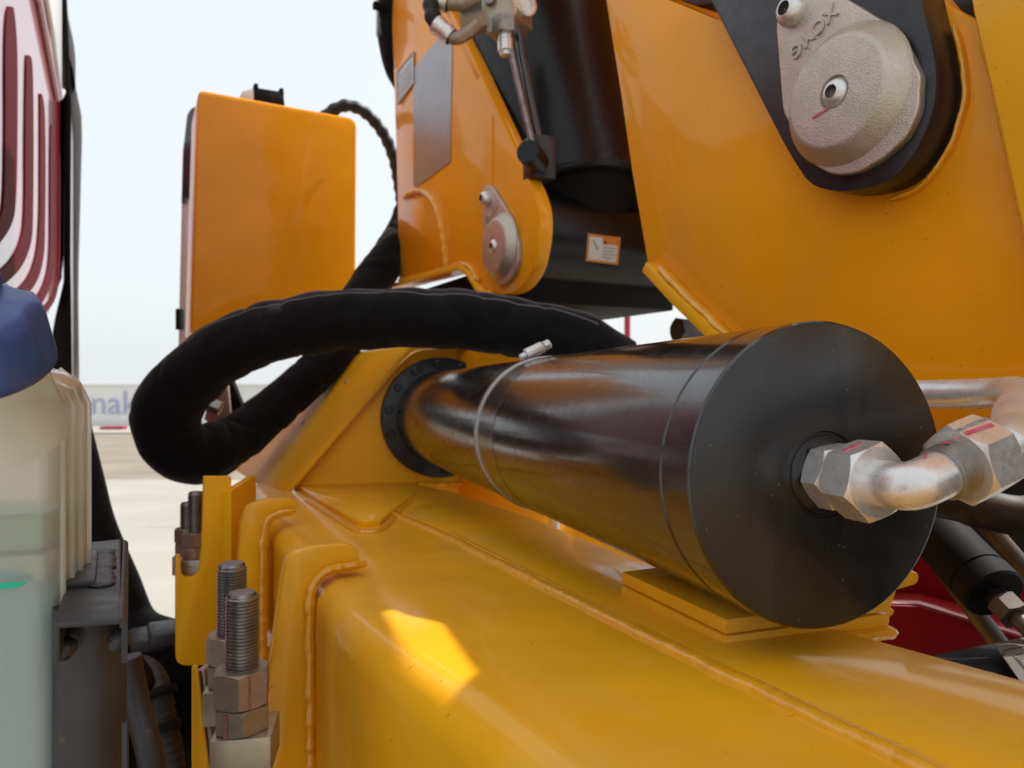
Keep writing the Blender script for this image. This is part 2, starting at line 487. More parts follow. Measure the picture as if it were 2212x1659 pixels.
# plane through two measured points of the slot tops
qa, qb = P(25, 10, 2.0), P(128, 330, 3.28)
cabd = V((qb.x - qa.x, qb.y - qa.y, 0)).normalized()
cabn = V((cabd.y, -cabd.x, 0))
def cab(u, v, off=0.0): return hit(u, v, qa + cabn * off, cabn)
ct = thing('truck_cab', V((qa.x, qa.y, 0.5)), 'red truck cab with long upright louvre slots at the left', 'truck')
out = round_px([(-60, -60), (90, -60), (139, 215, 10), (137, 590, 40), (102, 682, 30), (40, 770), (-60, 760)])
obj('side_panel', prism([cab(u, v) for u, v in out], -cabn * 0.012), 'red', ct)
obj('inner_panel', prism([cab(u, v, -0.035) for u, v in [(-90, -90), (88, -60), (134, 215), (134, 600), (98, 690), (-90, 780)]], -cabn * 0.05), 'red_dark', ct)
obj('cab_body', box(qa - cabn * 0.80 - cabd * 0.2 + V((0, 0, 1.95 - qa.z)), cabn, cabd, UP, 0.70, 1.15, 1.10), 'red', ct, bevel=0.06, seg=3)
# raised ribs between the dark slots follow the curve of the panel's lower corner
slots = [
    [(25, 15, 4), (24, 40, 9), (25, 120, 13), (25, 300, 13), (22, 430, 13), (12, 480, 14), (-15, 520, 15), (-40, 545, 15)],
    [(62, 120, 3), (64, 150, 7), (64, 300, 9), (63, 450, 9), (57, 520, 11), (35, 570, 13), (0, 605, 14), (-30, 635, 14)],
    [(89, 203, 2), (92, 240, 5), (93, 350, 6), (92, 470, 6), (87, 550, 8), (70, 605, 10), (35, 645, 11), (0, 675, 11)],
    [(112, 270, 1.5), (113, 320, 4), (113, 430, 4.5), (112, 540, 4.5), (106, 600, 6), (88, 645, 8), (55, 680, 8.5), (25, 706, 8.5)],
    [(129, 330, 0.8), (129, 400, 1.5), (129, 520, 1.6), (126, 600, 2.5), (115, 645, 4.5), (95, 672, 5.5), (70, 695, 6), (45, 716, 6)],
]
for sl in slots:
    cs = spline([V(p) for p in sl], 6)
    L_, R_ = [], []
    for i, p in enumerate(cs):
        t_ = (cs[min(i + 1, len(cs) - 1)] - cs[max(i - 1, 0)]); t_ = V((t_.x, t_.y)).normalized()
        nrm = V((-t_.y, t_.x)) * p.z
        L_.append((p.x + nrm.x, p.y + nrm.y)); R_.append((p.x - nrm.x, p.y - nrm.y))
    poly = L_ + R_[::-1]
    obj('louvre_slot', prism([cab(u, v, 0.004) for u, v in poly], -cabn * 0.003), 'slot_red', ct)
obj('moulding', tube([cab(u, v, 0.01) for u, v in [(60, -60), (84, 0), (124, 214)]], 0.012, seg=8), 'red', ct)
obj('side_window', prism([cab(u, v, 0.008) for u, v in round_px([(96, -60), (140, -60), (141, 150, 14), (132, 208, 16), (112, 120)])], -cabn * 0.02), 'grey_panel', ct)  # pane coloured pale grey to stand for the reflected sky
bm = BM(); add_tube(bm, [cab(u, v, 0.012) for u, v in [(88, -60), (112, 70), (130, 210), (139, 190), (141, 40), (136, -60)]], 0.012, seg=8); obj('window_frame', bm, 'grey_panel', ct)
back = [P(137, -60, 3.32), P(141, 210, 3.32), P(139, 600, 3.32), P(118, 690, 3.32), P(100, 800, 3.32), P(156, 812, 3.32), P(153, 560, 3.32), P(154, 240, 3.32), P(148, 60, 3.32), P(142, -60, 3.32)]
obj('rear_corner', prism(back, V((-0.27, 0.42, 0))), 'black_matt', ct, bevel=0.01)
edge = round_px([(140, -40), (149, 40, 20), (164, 110, 30), (164, 185), (177, 250, 12), (178, 300), (171, 560), (170, 640), (172, 830), (158, 830), (158, 300), (150, 190)])
obj('air_deflector', prism([P(u, v, 3.75) for u, v in edge], V((-0.32, 0.5, 0))), 'grey_panel', ct, bevel=0.01)
obj('deflector_gap', prism([P(u, v, 3.72) for u, v in [(149, 120), (158, 150), (163, 186), (158, 200), (150, 160)]], V((-0.02, 0.02, 0))), 'black_matt', ct)
# black mudguard sweeping down under the cab
mg = [P(120, 930, 1.75), P(150, 1050, 1.75), P(175, 1150, 1.72), P(225, 1270, 1.7), P(270, 1370, 1.68), P(350, 1412, 1.62), P(460, 1425, 1.6)]
mo = obj('mudguard', tube(spline(mg, 8), 0.078, seg=20, flat=1.0), 'black_matt')
tag(mo, 'black curved mudguard sweeping down behind the fluid tank', 'mudguard')

# ================================================================== truck chassis below
tc_ = thing('truck_chassis', V((0, 1.2, 0.4)), 'black truck chassis frame showing in the gaps under the crane base', 'chassis')
obj('frame_deck', box(V((-0.35, 1.25, ZC - 0.86)), BP, BD, UP, 0.62, 1.1, 0.03), 'black_matt', tc_, bevel=0.004)
obj('frame_rail', box(P(330, 1500, 1.75) + V((0, 0, -0.25)), BP, BD, UP, 0.30, 0.04, 0.30), 'black_matt', tc_, bevel=0.006)
for (u, v, w_) in ((318, 1380, 0.030), (352, 1368, 0.026)):
    obj('cover_plate', box(P(u, v, 1.45), BP, BD, UP, w_, 0.05, 0.012), 'grey_steel', tc_, bevel=0.003)

# ================================================================== crane base beam
beam = thing('crane_base_beam', V((0.05, 0.8, ZC - 0.9)), 'glossy yellow welded box beam with a raised weld ridge in the foreground', 'crane base')
# left corner line of the beam and its right edge, as measured on the top plane
cl = [V((0.40, -0.20)), V((0.135, 0.19)), V((-0.008, 0.426)), V((-0.150, 0.659)), V((-0.255, 0.886)), V((-0.40, 1.20)), V((-0.72, 1.92))]
def interp(pts, y):
    for a, b in zip(pts, pts[1:]):
        if a.y <= y <= b.y: return a.x + (b.x - a.x) * (y - a.y) / (b.y - a.y)
    return pts[-1].x
clz = spline([V((p.x, p.y, 0)) for p in cl], 10)
r2 = [top(2600, 1600), top(2212, 1490), top(1760, 1362), top(1360, 1216), top(1134, 1121), top(960, 1064)]
r2s = spline([V((p.x, p.y, 0)) for p in r2], 10)
def nearest_right(p):
    # right edge point straight across the beam from p
    best = min(r2s, key=lambda q: abs((q - p).dot(BD)))
    d_ = (best - p).dot(BP)
    return max(0.1, d_)
bm = BM()
rings = []
rr = 0.032
for p in clz:
    w_ = nearest_right(p)
    z0 = topz(p.x, p.y)
    sec = [(0.0, -0.55), (0.0, -0.40), (0.0, -0.25), (0.0, -rr * 1.6)]
    for k in range(0, 9):
        a = math.pi / 2 * k / 8
        sec.append((rr - rr * math.cos(a), -rr + rr * math.sin(a)))
    sec += [(w_ * 0.35, 0), (w_ * 0.6, 0), (w_ - 0.012, 0)]
    for k in range(1, 4):
        a = math.pi / 2 * k / 3
        sec.append((w_ - 0.012 + 0.012 * math.sin(a), -0.012 + 0.012 * math.cos(a)))
    sec += [(w_, -0.25), (w_, -0.55)]
    rings.append([bm.verts.new(V((p.x, p.y, z0)) + BP * a + UP * b) for a, b in sec])
for a, b in zip(rings, rings[1:]):
    for k in range(len(a) - 1): bm.faces.new((a[k], b[k], b[k + 1], a[k + 1]))
bm.faces.new(rings[0]); bm.faces.new(list(reversed(rings[-1])))
obj('beam_body', bm, 'yellow', beam)
# overlapping top plate on the right of the ridge
rid = [(845, 1104), (960, 1152), (1080, 1213), (1330, 1338), (1592, 1464), (1780, 1552), (1960, 1640), (2300, 1800)]
redge = [(2600, 1604), (2212, 1489), (1760, 1361), (1360, 1215), (1134, 1120), (960, 1063)]
pl = [top(u, v, 0.001) for u, v in rid] + [top(u, v, 0.001) for u, v in redge]
obj('top_plate', prism(pl, TOPN * 0.006), 'yellow', beam, bevel=0.0012, seg=2)
ridge = spline([top(u - 6, v + 4, 0.003) for u, v in rid], 12)
obj('weld_ridge', bead(ridge, 0.0090, seed=3, amp=0.10, seg=12), 'weld', beam)
obj('weld_ridge', bead(spline([top(u + 12, v - 2, 0.007) for u, v in rid[1:6]], 10), 0.0035, seed=11, amp=0.3, seg=8), 'weld', beam)
# trapezoid tongue plate where the gear housing stands on the beam
tg = [top(u, v, 0.001) for u, v in [(655, 1068), (765, 1136), (790, 1142), (822, 1138), (892, 1078), (905, 1055), (760, 1040), (640, 1052)]]
obj('tongue_plate', prism(tg, TOPN * 0.012), 'yellow', beam, bevel=0.002)
obj('weld_seam', bead(spline([top(u, v, 0.004) for u, v in [(662, 1078), (720, 1115), (765, 1143), (795, 1149), (826, 1143), (860, 1112), (890, 1084)]], 8), 0.0065, seed=5, amp=0.22), 'weld', beam)

# saddles clamped over the left corner of the beam
def saddle(Yc, pts, weld, lug, seed):
    n = BD
    org = P(pts[0][0], pts[0][1], Yc)
    def on(u, v, off=0.0): return hit(u, v, org - n * off, n)
    body = round_px(pts)
    obj('saddle_plate', prism([on(u, v) for u, v in body], n * 0.022), 'yellow', beam, bevel=0.002)
    obj('weld_seam', bead(spline([on(u, v, 0.004) for u, v in weld], 8), 0.0072, seed=seed, amp=0.34), 'weld', beam)
saddle(0.86, [(778, 1216, 4), (774, 1184, 14), (752, 1176, 4), (690, 1179, 20), (628, 1196, 60), (612, 1250), (553, 1700), (552, 2000), (676, 2000), (672, 1330), (678, 1268, 40), (712, 1232, 30)],
       [(672, 2000), (671, 1560), (669, 1330), (674, 1272), (700, 1238), (740, 1226), (782, 1220), (792, 1222)], None, 21)
saddle(1.24, [(642, 1100, 3), (640, 1082, 8), (628, 1077, 3), (580, 1079, 12), (533, 1092, 34), (522, 1130), (500, 1420), (495, 1620), (572, 1620), (572, 1180), (575, 1130, 24), (600, 1106, 16)],
       [(570, 1600), (570, 1300), (571, 1170), (578, 1130), (600, 1112), (640, 1104)], None, 33)

# support pad under the slewing cylinder
pad = thing('support_pad', top(1500, 1330), 'stacked yellow support pad with chipped paint under the black slewing cylinder', 'support pad')
pd = [V((0.114, 0.738)), V((0.177, 0.588)), V((0.345, 0.648)), V((0.276, 0.808))]
def pq(sc, z, sh=0.0):
    c = sum((p for p in pd), V((0, 0))) / 4
    return [V((c.x + (p.x - c.x) * sc + sh, c.y + (p.y - c.y) * sc, z)) for p in pd]
zt = ZC - 0.195
obj('upper_plate', prism(pq(1.0, zt - 0.0125), UP * 0.0125), 'yellow', pad, bevel=0.0012)
obj('lower_plate', prism(pq(1.0, zt - 0.027, -0.001), UP * 0.0125), 'yellow', pad, bevel=0.001)
bw = pq(1.03, zt - 0.030)
obj('weld_seam', bead([bw[0], lerp(bw[0], bw[1], .5), bw[1], lerp(bw[1], bw[2], .4), bw[2]], 0.008, seed=8, amp=0.2), 'weld', pad)
# bracket at the far right end of the pad
br = round_px([(1700, 1380), (1880, 1330), (1935, 1300, 10), (1990, 1262, 10), (1986, 1238, 8), (1940, 1256), (1700, 1270)])
br2 = [(1700, 1290), (1942, 1268), (1928, 1310), (1924, 1345), (1905, 1392), (1880, 1400), (1700, 1420)]
kb = thing('corner_bracket', P(1900, 1390, 0.74), 'yellow flanged bracket behind the lower right of the cylinder end', 'bracket')
obj('top_flange', prism([P(u, v, 0.74) for u, v in round_px([(1700, 1280), (1940, 1275), (1984, 1262, 14), (1988, 1238, 12), (1960, 1232), (1700, 1255)])], V((0.0, 0.07, 0.0))), 'yellow', kb, bevel=0.003)
obj('web', prism([P(u, v, 0.745) for u, v in br2], V((0.0, 0.05, 0.0))), 'yellow', kb, bevel=0.004)
obj('weld_seam', bead([P(u, v, 0.742) for u, v in [(1700, 1352), (1800, 1350), (1870, 1343), (1928, 1318)]], 0.007, seed=41, amp=0.3), 'weld', kb)

# yellow deck beyond the beam, seen in the gap under the cylinder
dk = thing('side_plate', V((0.1, 1.5, ZC - 0.5)), 'yellow upright side plate low in the gap between the beam and the cylinder', 'side plate')
obj('upright_plate', prism([P(1010, 1045, 1.93), P(1700, 1045, 1.93), P(1700, 1330, 1.93), P(1010, 1330, 1.93)], A * 0.02), 'yellow', dk, bevel=0.003)
tag(obj('guide_rod', tube([P(1197, 1080, 1.5), P(1197, 1215, 1.5)], 0.012, seg=16), 'pipe'), 'short bright steel rod upright in the gap beneath the cylinder', 'rod')

# ================================================================== gear housing with the slewing cylinder
E0 = V((0.243, 0.551, ZC - 0.0704))      # middle of the end cap
LF = 1.41                                 # length to the flange
FC = E0 + A * LF
gh = thing('gear_housing', FC + V((-0.2, 0, -0.3)), 'sloping yellow gear housing that carries the black cylinder flange', 'gear housing')
def face(u, v, off=0.0): return hit(u, v, FC - A * off, A)
hp = round_px([(610, 1110), (640, 1050), (868, 785, 20), (900, 757, 20), (985, 752, 10), (1075, 765, 20), (1180, 812, 10), (1420, 960), (1420, 1110)])
obj('front_plate', prism([face(u, v) for u, v in hp], A * 0.03), 'yellow_housing', gh, bevel=0.002)
# roof plate running up the slope, near edge proud of the front plate
n_off = 0.035
near = [(612, 1082), (640, 1050), (752, 918), (868, 783), (890, 760), (915, 752), (985, 750), (1080, 764)]
near3 = [face(u, v, n_off) for u, v in near]
ext = BD * 0.72
bm = BM()
def strip(bm, pts, ext, th):
    a = [bm.verts.new(p) for p in pts]; b = [bm.verts.new(p + ext) for p in pts]
    c = [bm.verts.new(p + t_) for p, t_ in zip(pts, th)]; d = [bm.verts.new(p + ext + t_) for p, t_ in zip(pts, th)]
    for i in range(len(pts) - 1):
        bm.faces.new((a[i], a[i + 1], b[i + 1], b[i])); bm.faces.new((c[i], d[i], d[i + 1], c[i + 1]))
        bm.faces.new((a[i], c[i], c[i + 1], a[i + 1])); bm.faces.new((b[i], b[i + 1], d[i + 1], d[i]))
    bm.faces.new((a[0], b[0], d[0], c[0])); bm.faces.new((a[-1], c[-1], d[-1], b[-1]))
    return bm
ths = []
for i, p in enumerate(near3):
    t_ = (near3[min(i + 1, len(near3) - 1)] - near3[max(i - 1, 0)]).normalized()
    ths.append(t_.cross(A).normalized() * 0.012)
strip(bm, near3, ext, ths)
obj('roof_plate', bm, 'yellow_housing', gh, bevel=0.0015)
# bolted inspection cover on the slope
sl_a, sl_b = near3[1], near3[3]
sn = (sl_b - sl_a).cross(BD).normalized()
if sn.z < 0: sn = -sn
def slope(u, v, off=0.0): return hit(u, v, sl_a + sn * off, sn)
cv = round_px([(632, 920, 6), (654, 926, 12), (668, 908), (752, 820, 8), (728, 812, 6), (560, 985)])
cv = [(560, 930), (628, 926), (660, 925), (672, 908), (760, 822), (745, 806), (690, 808)]
obj('inspection_cover', prism([slope(u, v, 0.001) for u, v in round_px([(c[0], c[1], 6) for c in cv])], sn * 0.006), 'yellow_housing', gh, bevel=0.001)
for u, v in ((658, 916), (752, 827)):
    obj('cover_screw', lathe([(0, 0.008), (0.006, 0.008), (0.009, 0.005), (0.009, 0)], slope(u, v, 0.006), sn, 16), 'brass_zinc', gh)
obj('weld_seam', bead([face(u, v, 0.004) for u, v in [(640, 1054), (900, 1047), (1330, 1042)]], 0.009, seed=14, amp=0.2), 'weld', gh)

sc = thing('slewing_cylinder', E0 + A * 0.7, 'long glossy black slewing cylinder with a flat end facing the lens', 'hydraulic cylinder')
RT = 0.1195
LC0 = 0.595
obj('tube', lathe([(LF, RT * 1.02), (LF - 0.03, RT * 1.02), (LF - 0.05, RT), (0.045, RT), (0.043, RT - 0.0012), (0.039, RT - 0.0012), (0.037, RT + 0.0004), (0.004, RT + 0.0004), (0.0015, RT - 0.001)], E0, A, 128), 'black', sc, smooth=20)
obj('end_cap', lathe([(0.004, RT - 0.0006), (0.001, RT - 0.001), (0.0, RT - 0.003), (0.0, 0.034), (0.0015, 0.033), (0.0015, 0.0315), (0.0, 0.0305), (-0.001, 0.030), (-0.001, 0.0)], E0, A, 128), 'black_cap', sc, smooth=30)
obj('dull_band', lathe([(0.505, RT + 0.0001), (0.5055, RT + 0.0005), (LC0 - 0.007, RT + 0.0005), (LC0 - 0.0068, RT + 0.0001)], E0, A, 128), 'dull_black', sc, smooth=30)  # slightly lighter, duller black band beside the clamp
RF = 0.158
obj('flange_ring', lathe([(LF, RT), (LF - 0.032, RT), (LF - 0.032, RT + 0.006), (LF - 0.03, RF - 0.002), (LF - 0.028, RF), (LF, RF)], E0, A, 96), 'black_cast', sc, smooth=30)
x_, y_, z_ = frame_of(A)
for k in range(14):
    a = 2 * math.pi * (k + 0.35) / 14
    c = E0 + A * (LF - 0.030) + x_ * (0.140 * math.cos(a)) + y_ * (0.140 * math.sin(a))
    bmb = lathe([(0.0, 0.0115), (-0.009, 0.0115), (-0.011, 0.0095), (-0.011, 0.0062), (-0.005, 0.0055), (-0.005, 0)], c, A, 18)
    obj('flange_bolt', bmb, 'black_cast', sc, smooth=30)
# worm-drive hose clamp round the tube
LC = 0.595
hc = thing('hose_clamp', E0 + A * LC + UP * RT, 'stainless worm-drive hose clamp round the black cylinder', 'hose clamp')
bm = BM()
seg = 144
bw_ = 0.0065
ring = []
for d_, r_ in ((-bw_, RT + 0.0004), (-bw_, RT + 0.0022), (bw_, RT + 0.0022), (bw_, RT + 0.0004), (-bw_, RT + 0.0004)):
    ring.append((LC + d_, r_))
obj('band', lathe(ring, E0, A, seg), 'stainless', hc, smooth=30)
bm = BM()
for k in range(150):
    a = 2 * math.pi * k / 150
    nrm = x_ * math.cos(a) + y_ * math.sin(a)
    tn = A.cross(nrm)
    add_box(bm, E0 + A * LC + nrm * (RT + 0.0026), (A * 0.9 + tn * 0.43).normalized(), nrm, (tn * 0.9 - A * 0.43).normalized(), 0.0032, 0.0006, 0.0006)
so = obj('worm_slots', bm, 'bolt', hc); so['kind'] = 'stuff'
aa = R(101)
nrm = V((0, 0, 1)) * math.sin(aa) + PA * math.cos(aa) * 1.0
nrm = (nrm - A * nrm.dot(A)).normalized()
tn = A.cross(nrm).normalized()
hcen = E0 + A * LC + nrm * (RT + 0.0125)
if tn.x < 0: tn = -tn
tn2 = (tn + nrm * 0.25).normalized(); nm2 = A.cross(tn2).normalized()
if nm2.z < 0: nm2 = -nm2
obj('screw_housing', lathe([(-0.0155, 0), (-0.0155, 0.009), (-0.0145, 0.0098), (0.0145, 0.0098), (0.0155, 0.009), (0.0155, 0)], hcen, tn2, 8, rot=R(22.5)), 'stainless', hc, bevel=0.0006)
obj('worm_screw', lathe([(-0.026, 0), (-0.026, 0.004), (-0.024, 0.0052), (-0.0155, 0.0052), (0.0155, 0.0052), (0.017, 0.0052), (0.018, 0.0075), (0.027, 0.0078), (0.0285, 0.0065), (0.0285, 0.003), (0.026, 0.003), (0.026, 0)], hcen, tn2, 24), 'stainless', hc, smooth=30)

# ================================================================== steel pipe with elbow and nuts on the cylinder end
hp_ = thing('hydraulic_pipe', E0 - A * 0.05, 'bright steel hydraulic pipe with elbow and hex nuts on the cylinder end', 'pipe')
AO = -A                                          # out of the cylinder, towards the lens
port = E0
obj('port_adapter', hexnut(port + AO * 0.001, AO, 0.019, 0.0262, rot=R(9)), 'zinc', hp_, smooth=25)
obj('adapter_neck', lathe([(0.019, 0.0), (0.019, 0.0215), (0.027, 0.0215), (0.027, 0)], port, AO, 40), 'zinc', hp_, smooth=30)
obj('union_nut', hexnut(port + AO * 0.0245, AO, 0.027, 0.0295, rot=R(18)), 'zinc', hp_, smooth=25)
COR = port + AO * 0.079
e_ = R(17)
d2 = (PA * math.cos(e_) + UP * math.sin(e_)).normalized()
rb = 0.0164
elb = [port + AO * 0.050, port + AO * 0.056, port + AO * 0.062]
bend = [COR - AO * 0.011 * (1 - t_) ** 2 + d2 * 0.011 * t_ ** 2 for t_ in [i / 4 for i in range(5)]]
elb += bend + [COR + d2 * 0.020, COR + d2 * 0.026, COR + d2 * 0.030]
obj('elbow', tube(elb, rb, seg=32), 'zinc', hp_, smooth=40)
th0 = COR + d2 * 0.027
obj('elbow_thread', lathe(thread_prof(0.019, 0.0190, 0.0024, 0.0011) + [(0.019, 0)], th0, d2, 48), 'zinc_dark', hp_, smooth=18)
n2 = COR + d2 * 0.043
obj('pipe_nut', hexnut(n2, d2, 0.029, 0.0295, rot=R(25)), 'zinc', hp_, smooth=25)
pp = [n2 + d2 * 0.024, n2 + d2 * 0.040, n2 + d2 * 0.053 + UP * 0.001]
endp = P(1950, 852, 0.78)
pp += [P(2192, 892, 0.572), P(2209, 864, 0.605), P(2194, 849, 0.645), P(2150, 850, 0.685), P(2060, 851, 0.735), endp, P(1700, 858, 0.86)]
rp = 0.0152
obj('pipe', tube(resample(spline(pp, 14), 0.004), rp, seg=32), 'pipe', hp_, smooth=50)
# paint-pen witness marks
def mark(center, nrm, along, l, wd, th=0.0005):
    nrm = nrm.normalized(); along = (along - nrm * along.dot(nrm)).normalized(); s_ = nrm.cross(along)
    return add_box(BM(), center + nrm * th * 0.5, along, s_, nrm, l, wd, th)
def hexface(org, ax, h, rf, rot, k, hint=None):
    x, y, z = frame_of(ax, hint)
    a = rot + R(30) + k * R(60)
    n = x * math.cos(a) + y * math.sin(a)
    return org + z * (h / 2) + n * (rf * math.cos(R(30))), n
def up_face(org, ax, h, rf, rot):
    return max((hexface(org, ax, h, rf, rot, k) for k in range(6)), key=lambda t_: t_[1].z)
c_, n_ = up_face(port + AO * 0.0245, AO, 0.027, 0.0295, R(18))
obj('witness_mark', mark(c_ - AO * 0.002, n_, AO.cross(n_) , 0.008, 0.0013), 'pink', hp_)
c_, n_ = up_face(n2, d2, 0.029, 0.0295, R(25))
obj('witness_mark', mark(c_ - d2 * 0.001 , n_, d2 + AO * 0.1, 0.0115, 0.0016), 'pink', hp_)
obj('stamped_number', text_mesh('38519001068', 0.0055, 0.0001, c_ + n_ * 0.0003 + n_.cross(d2) * 0.006, d2, n_.cross(d2)), 'label_grey', hp_)
obj('witness_mark', tube([COR + d2 * (0.006 + 0.0035 * i) + UP * (rb + 0.0002) + AO * (0.003 * math.sin(i * 1.3) - 0.001) for i in range(5)], 0.0014, seg=8, flat=0.4), 'pink', hp_)
obj('witness_mark', mark(th0 + d2 * 0.008 + UP * 0.0190 + AO * 0.001, UP, d2, 0.007, 0.0018), 'pink', hp_)

# ================================================================== crane column
col = thing('crane_column', CH0 + V((0.2, 0.2, -0.6)), 'tall orange yellow crane column with two broad cheek plates', 'crane column')
TH = 0.03
lp = round_px([(838, -120), (850, 130), (858, 400), (862, 614), (1008, 573, 10), (1046, 622, 10), (1085, 639, 26), (1122, 626, 26), (1152, 584, 30), (1166, 515, 40), (1167, 460, 30), (1156, 418, 20), (976, 25), (920, -100)])
obj('left_cheek', prism(cheeks(lp), D * 0.035), 'yellow_soft', col, bevel=0.003)
# right cheek: large plate, pulled out of the frame at the top and right
rp_ = [(1296, -90), (1312, 20), (1340, 195), (1366, 375), (1402, 585), (1552, 735), (1760, 960), (1900, 1000), (2050, 1010), (2250, 1034), (3300, 1180), (3300, 200), (2470, 120), (2240, 90), (2112, 46), (2040, 8), (1985, -60), (1900, 60), (1720, 90), (1540, 38), (1430, -6), (1380, -60)]
obj('right_cheek', prism(cheeks(rp_), D * 0.035), 'yellow_soft', col, bevel=0.002)
# bent flanges under both cheeks
fl = [cheek(u, v) for u, v in [(1404, 584), (1470, 655), (1552, 733), (1680, 860), (1760, 940)]]
bm = BM()
for (pts, wd) in ((fl, 0.017),):
    up_ = []
    for i, p in enumerate(pts):
        t_ = (pts[min(i + 1, len(pts) - 1)] - pts[max(i - 1, 0)]).normalized()
        up_.append(D.cross(t_).normalized() * (wd if D.cross(t_).z > 0 else -wd))
    a = [p - u_ * 0.2 - D * 0.018 for p, u_ in zip(pts, up_)]; b = [p + u_ - D * 0.018 for p, u_ in zip(pts, up_)]
    add_prism(bm, a + b[::-1], D * 0.06)
obj('lower_flange', bm, 'yellow', col, bevel=0.003)
wl_ = [cheek(u, v, 0.008) for u, v in [(1425, 575), (1490, 645), (1570, 722), (1640, 790)]]
obj('weld_seam', bead(wl_, 0.010, seed=17, amp=0.25), 'weld', col)
fl2 = [cheek(u, v) for u, v in [(845, 622), (900, 606), (960, 590), (1004, 578), (1022, 592), (1040, 622), (1062, 650)]]
bm = BM()
a = [p - UP * 0.008 - D * 0.02 for p in fl2]; b = [p + UP * 0.008 - D * 0.02 for p in fl2]
add_prism(bm, a + b[::-1], D * 0.06)
obj('lower_flange', bm, 'yellow', col, bevel=0.003)
obj('weld_seam', bead([cheek(u, v, 0.005) for u, v in [(862, 606), (930, 590), (1000, 568), (1018, 578), (1034, 606)]], 0.008, seed=27, amp=0.25), 'weld', col)
obj('weld_arc', bead(spline([cheek(u, v, 0.003) for u, v in [(872, 428), (905, 412), (935, 428), (952, 470), (962, 530), (966, 580)]], 8), 0.013, seed=37, amp=0.15), 'weld', col)
obj('weld_seam', bead([cheek(u, v, 0.0) for u, v in [(1064, 395), (1066, 330), (1064, 250)]], 0.004, seed=39, amp=0.2), 'yellow_soft', col)
# inner wall between the cheeks
w0 = [cheek(u, v) for u, v in [(925, -110), (975, 25), (1040, 165)]]
bm = BM()
add_prism(bm, [p - T * 0.004 for p in w0] + [p - T * 0.03 for p in w0[::-1]], D * 0.42)
obj('back_wall', bm, 'yellow_soft', col, bevel=0.002)
far_c = [CH0 + D * 0.54 + T * a + UP * b for a, b in [(-0.70, 1.3), (-0.66, 0.75), (-0.12, -0.09), (0.42, -0.09), (0.62, 0.1), (0.62, 1.3)]]
obj('far_cheek', prism(far_c, D * 0.03), 'yellow_soft', col, bevel=0.002)
# floor plate under the lift cylinder eye, and the turning post
fz = ZC + 0.216
c1 = cheek(1062, 650)
fp = [V((c1.x, c1.y, fz)), V((c1.x, c1.y, fz)) - T * 0.55, V((c1.x, c1.y, fz)) - T * 0.55 + D * 0.52, V((c1.x, c1.y, fz)) + D * 0.47 + T * 0.02, V((c1.x, c1.y, fz)) + D * 0.44 + T * 0.03, V((c1.x, c1.y, fz)) + D * 0.40]
obj('floor_plate', prism(fp, UP * 0.03), 'yellow', col, bevel=0.003)
obj('turntable_block', box(CH0 - T * 0.36 + D * 0.28 - UP * 0.115, D, T, UP, 0.24, 0.40, 0.055), 'black_matt', col, bevel=0.004)  # coloured black: the shadow under the cheek is put into the block
obj('grease_cap', lathe([(0, 0.012), (0.03, 0.012), (0.034, 0.008), (0.034, 0)], CH0 - T * 0.52 + D * 0.035 - UP * 0.10, -D, 16), 'red_flat', col)
post = thing('slewing_post', V((0.0, 2.02, ZC - 0.5)), 'round orange slewing post behind the hose sleeve below the column', 'post')
obj('post_drum', lathe([(0, 0), (0, 0.205), (0.62, 0.205), (0.66, 0.19), (0.69, 0.19), (0.69, 0)], V((0.0, 2.05, ZC - 0.5)), UP, 64), 'yellow_soft', post, smooth=30)

# reinforcement plate at the far right of the cheek
rf_ = [(2090, -60), (2103, 20), (2122, 100), (2160, 262), (2207, 478), (2245, 640), (2290, 860), (3300, 950), (3300, -60)]
obj('doubler_plate', prism(cheeks(rf_, 0.030), D * 0.029), 'yellow', col, bevel=0.0012)
obj('weld_seam', bead([cheek(u, v, 0.012) for u, v in [(2108, 5), (2128, 95), (2166, 258), (2212, 470), (2238, 600)]], 0.006, seed=44, amp=0.3), 'weld', col)

# stickers on the left cheek
def sticker(name, pts, m, label, cat, th=0.0015):
    return tag(obj(name, prism(cheeks(pts, 0.001 + th), D * th), m), label, cat)
sticker('reflective_panel', round_px([(893, 150, 6), (960, 62, 4), (977, 58, 4), (973, 345), (970, 352, 8), (893, 408, 10)]), 'film', 'tall silver grey reflective film panel on the column cheek', 'sticker')
np_ = thing('data_plate', cheek(876, 170), 'small grey riveted data plate on the column edge above the box', 'data plate')
obj('plate', prism(cheeks([(857, 157), (894, 112), (894, 180), (859, 226)], 0.003), D * 0.002), 'grey_panel', np_, bevel=0.0005)
bmf = BM()
q = cheeks([(857, 157), (894, 112), (894, 180), (859, 226)], 0.0035)
for i in range(4): add_tube(bmf, [q[i], q[(i + 1) % 4]], 0.0022, seg=6)
obj('plate_rim', bmf, 'zinc_dark', np_)
for i in range(4):
    c = lerp(q[i], sum(q, V((0, 0, 0))) / 4, 0.14)
    obj('rivet', lathe([(0, 0.004), (0.002, 0.003), (0.003, 0)], c, -D, 10), 'zinc', np_)
for (fa, fb) in ((0.2, 0.32), (0.42, 0.5), (0.56, 0.64), (0.7, 0.78)):
    a0, a1 = lerp(lerp(q[0], q[3], fa), lerp(q[1], q[2], fa), 0.15), lerp(lerp(q[0], q[3], fa), lerp(q[1], q[2], fa), 0.85)
    b0, b1 = lerp(lerp(q[0], q[3], fb), lerp(q[1], q[2], fb), 0.15), lerp(lerp(q[0], q[3], fb), lerp(q[1], q[2], fb), 0.7)
    obj('print_block', prism([a0, a1, b1, b0], -D * 0.0004), 'film', np_)

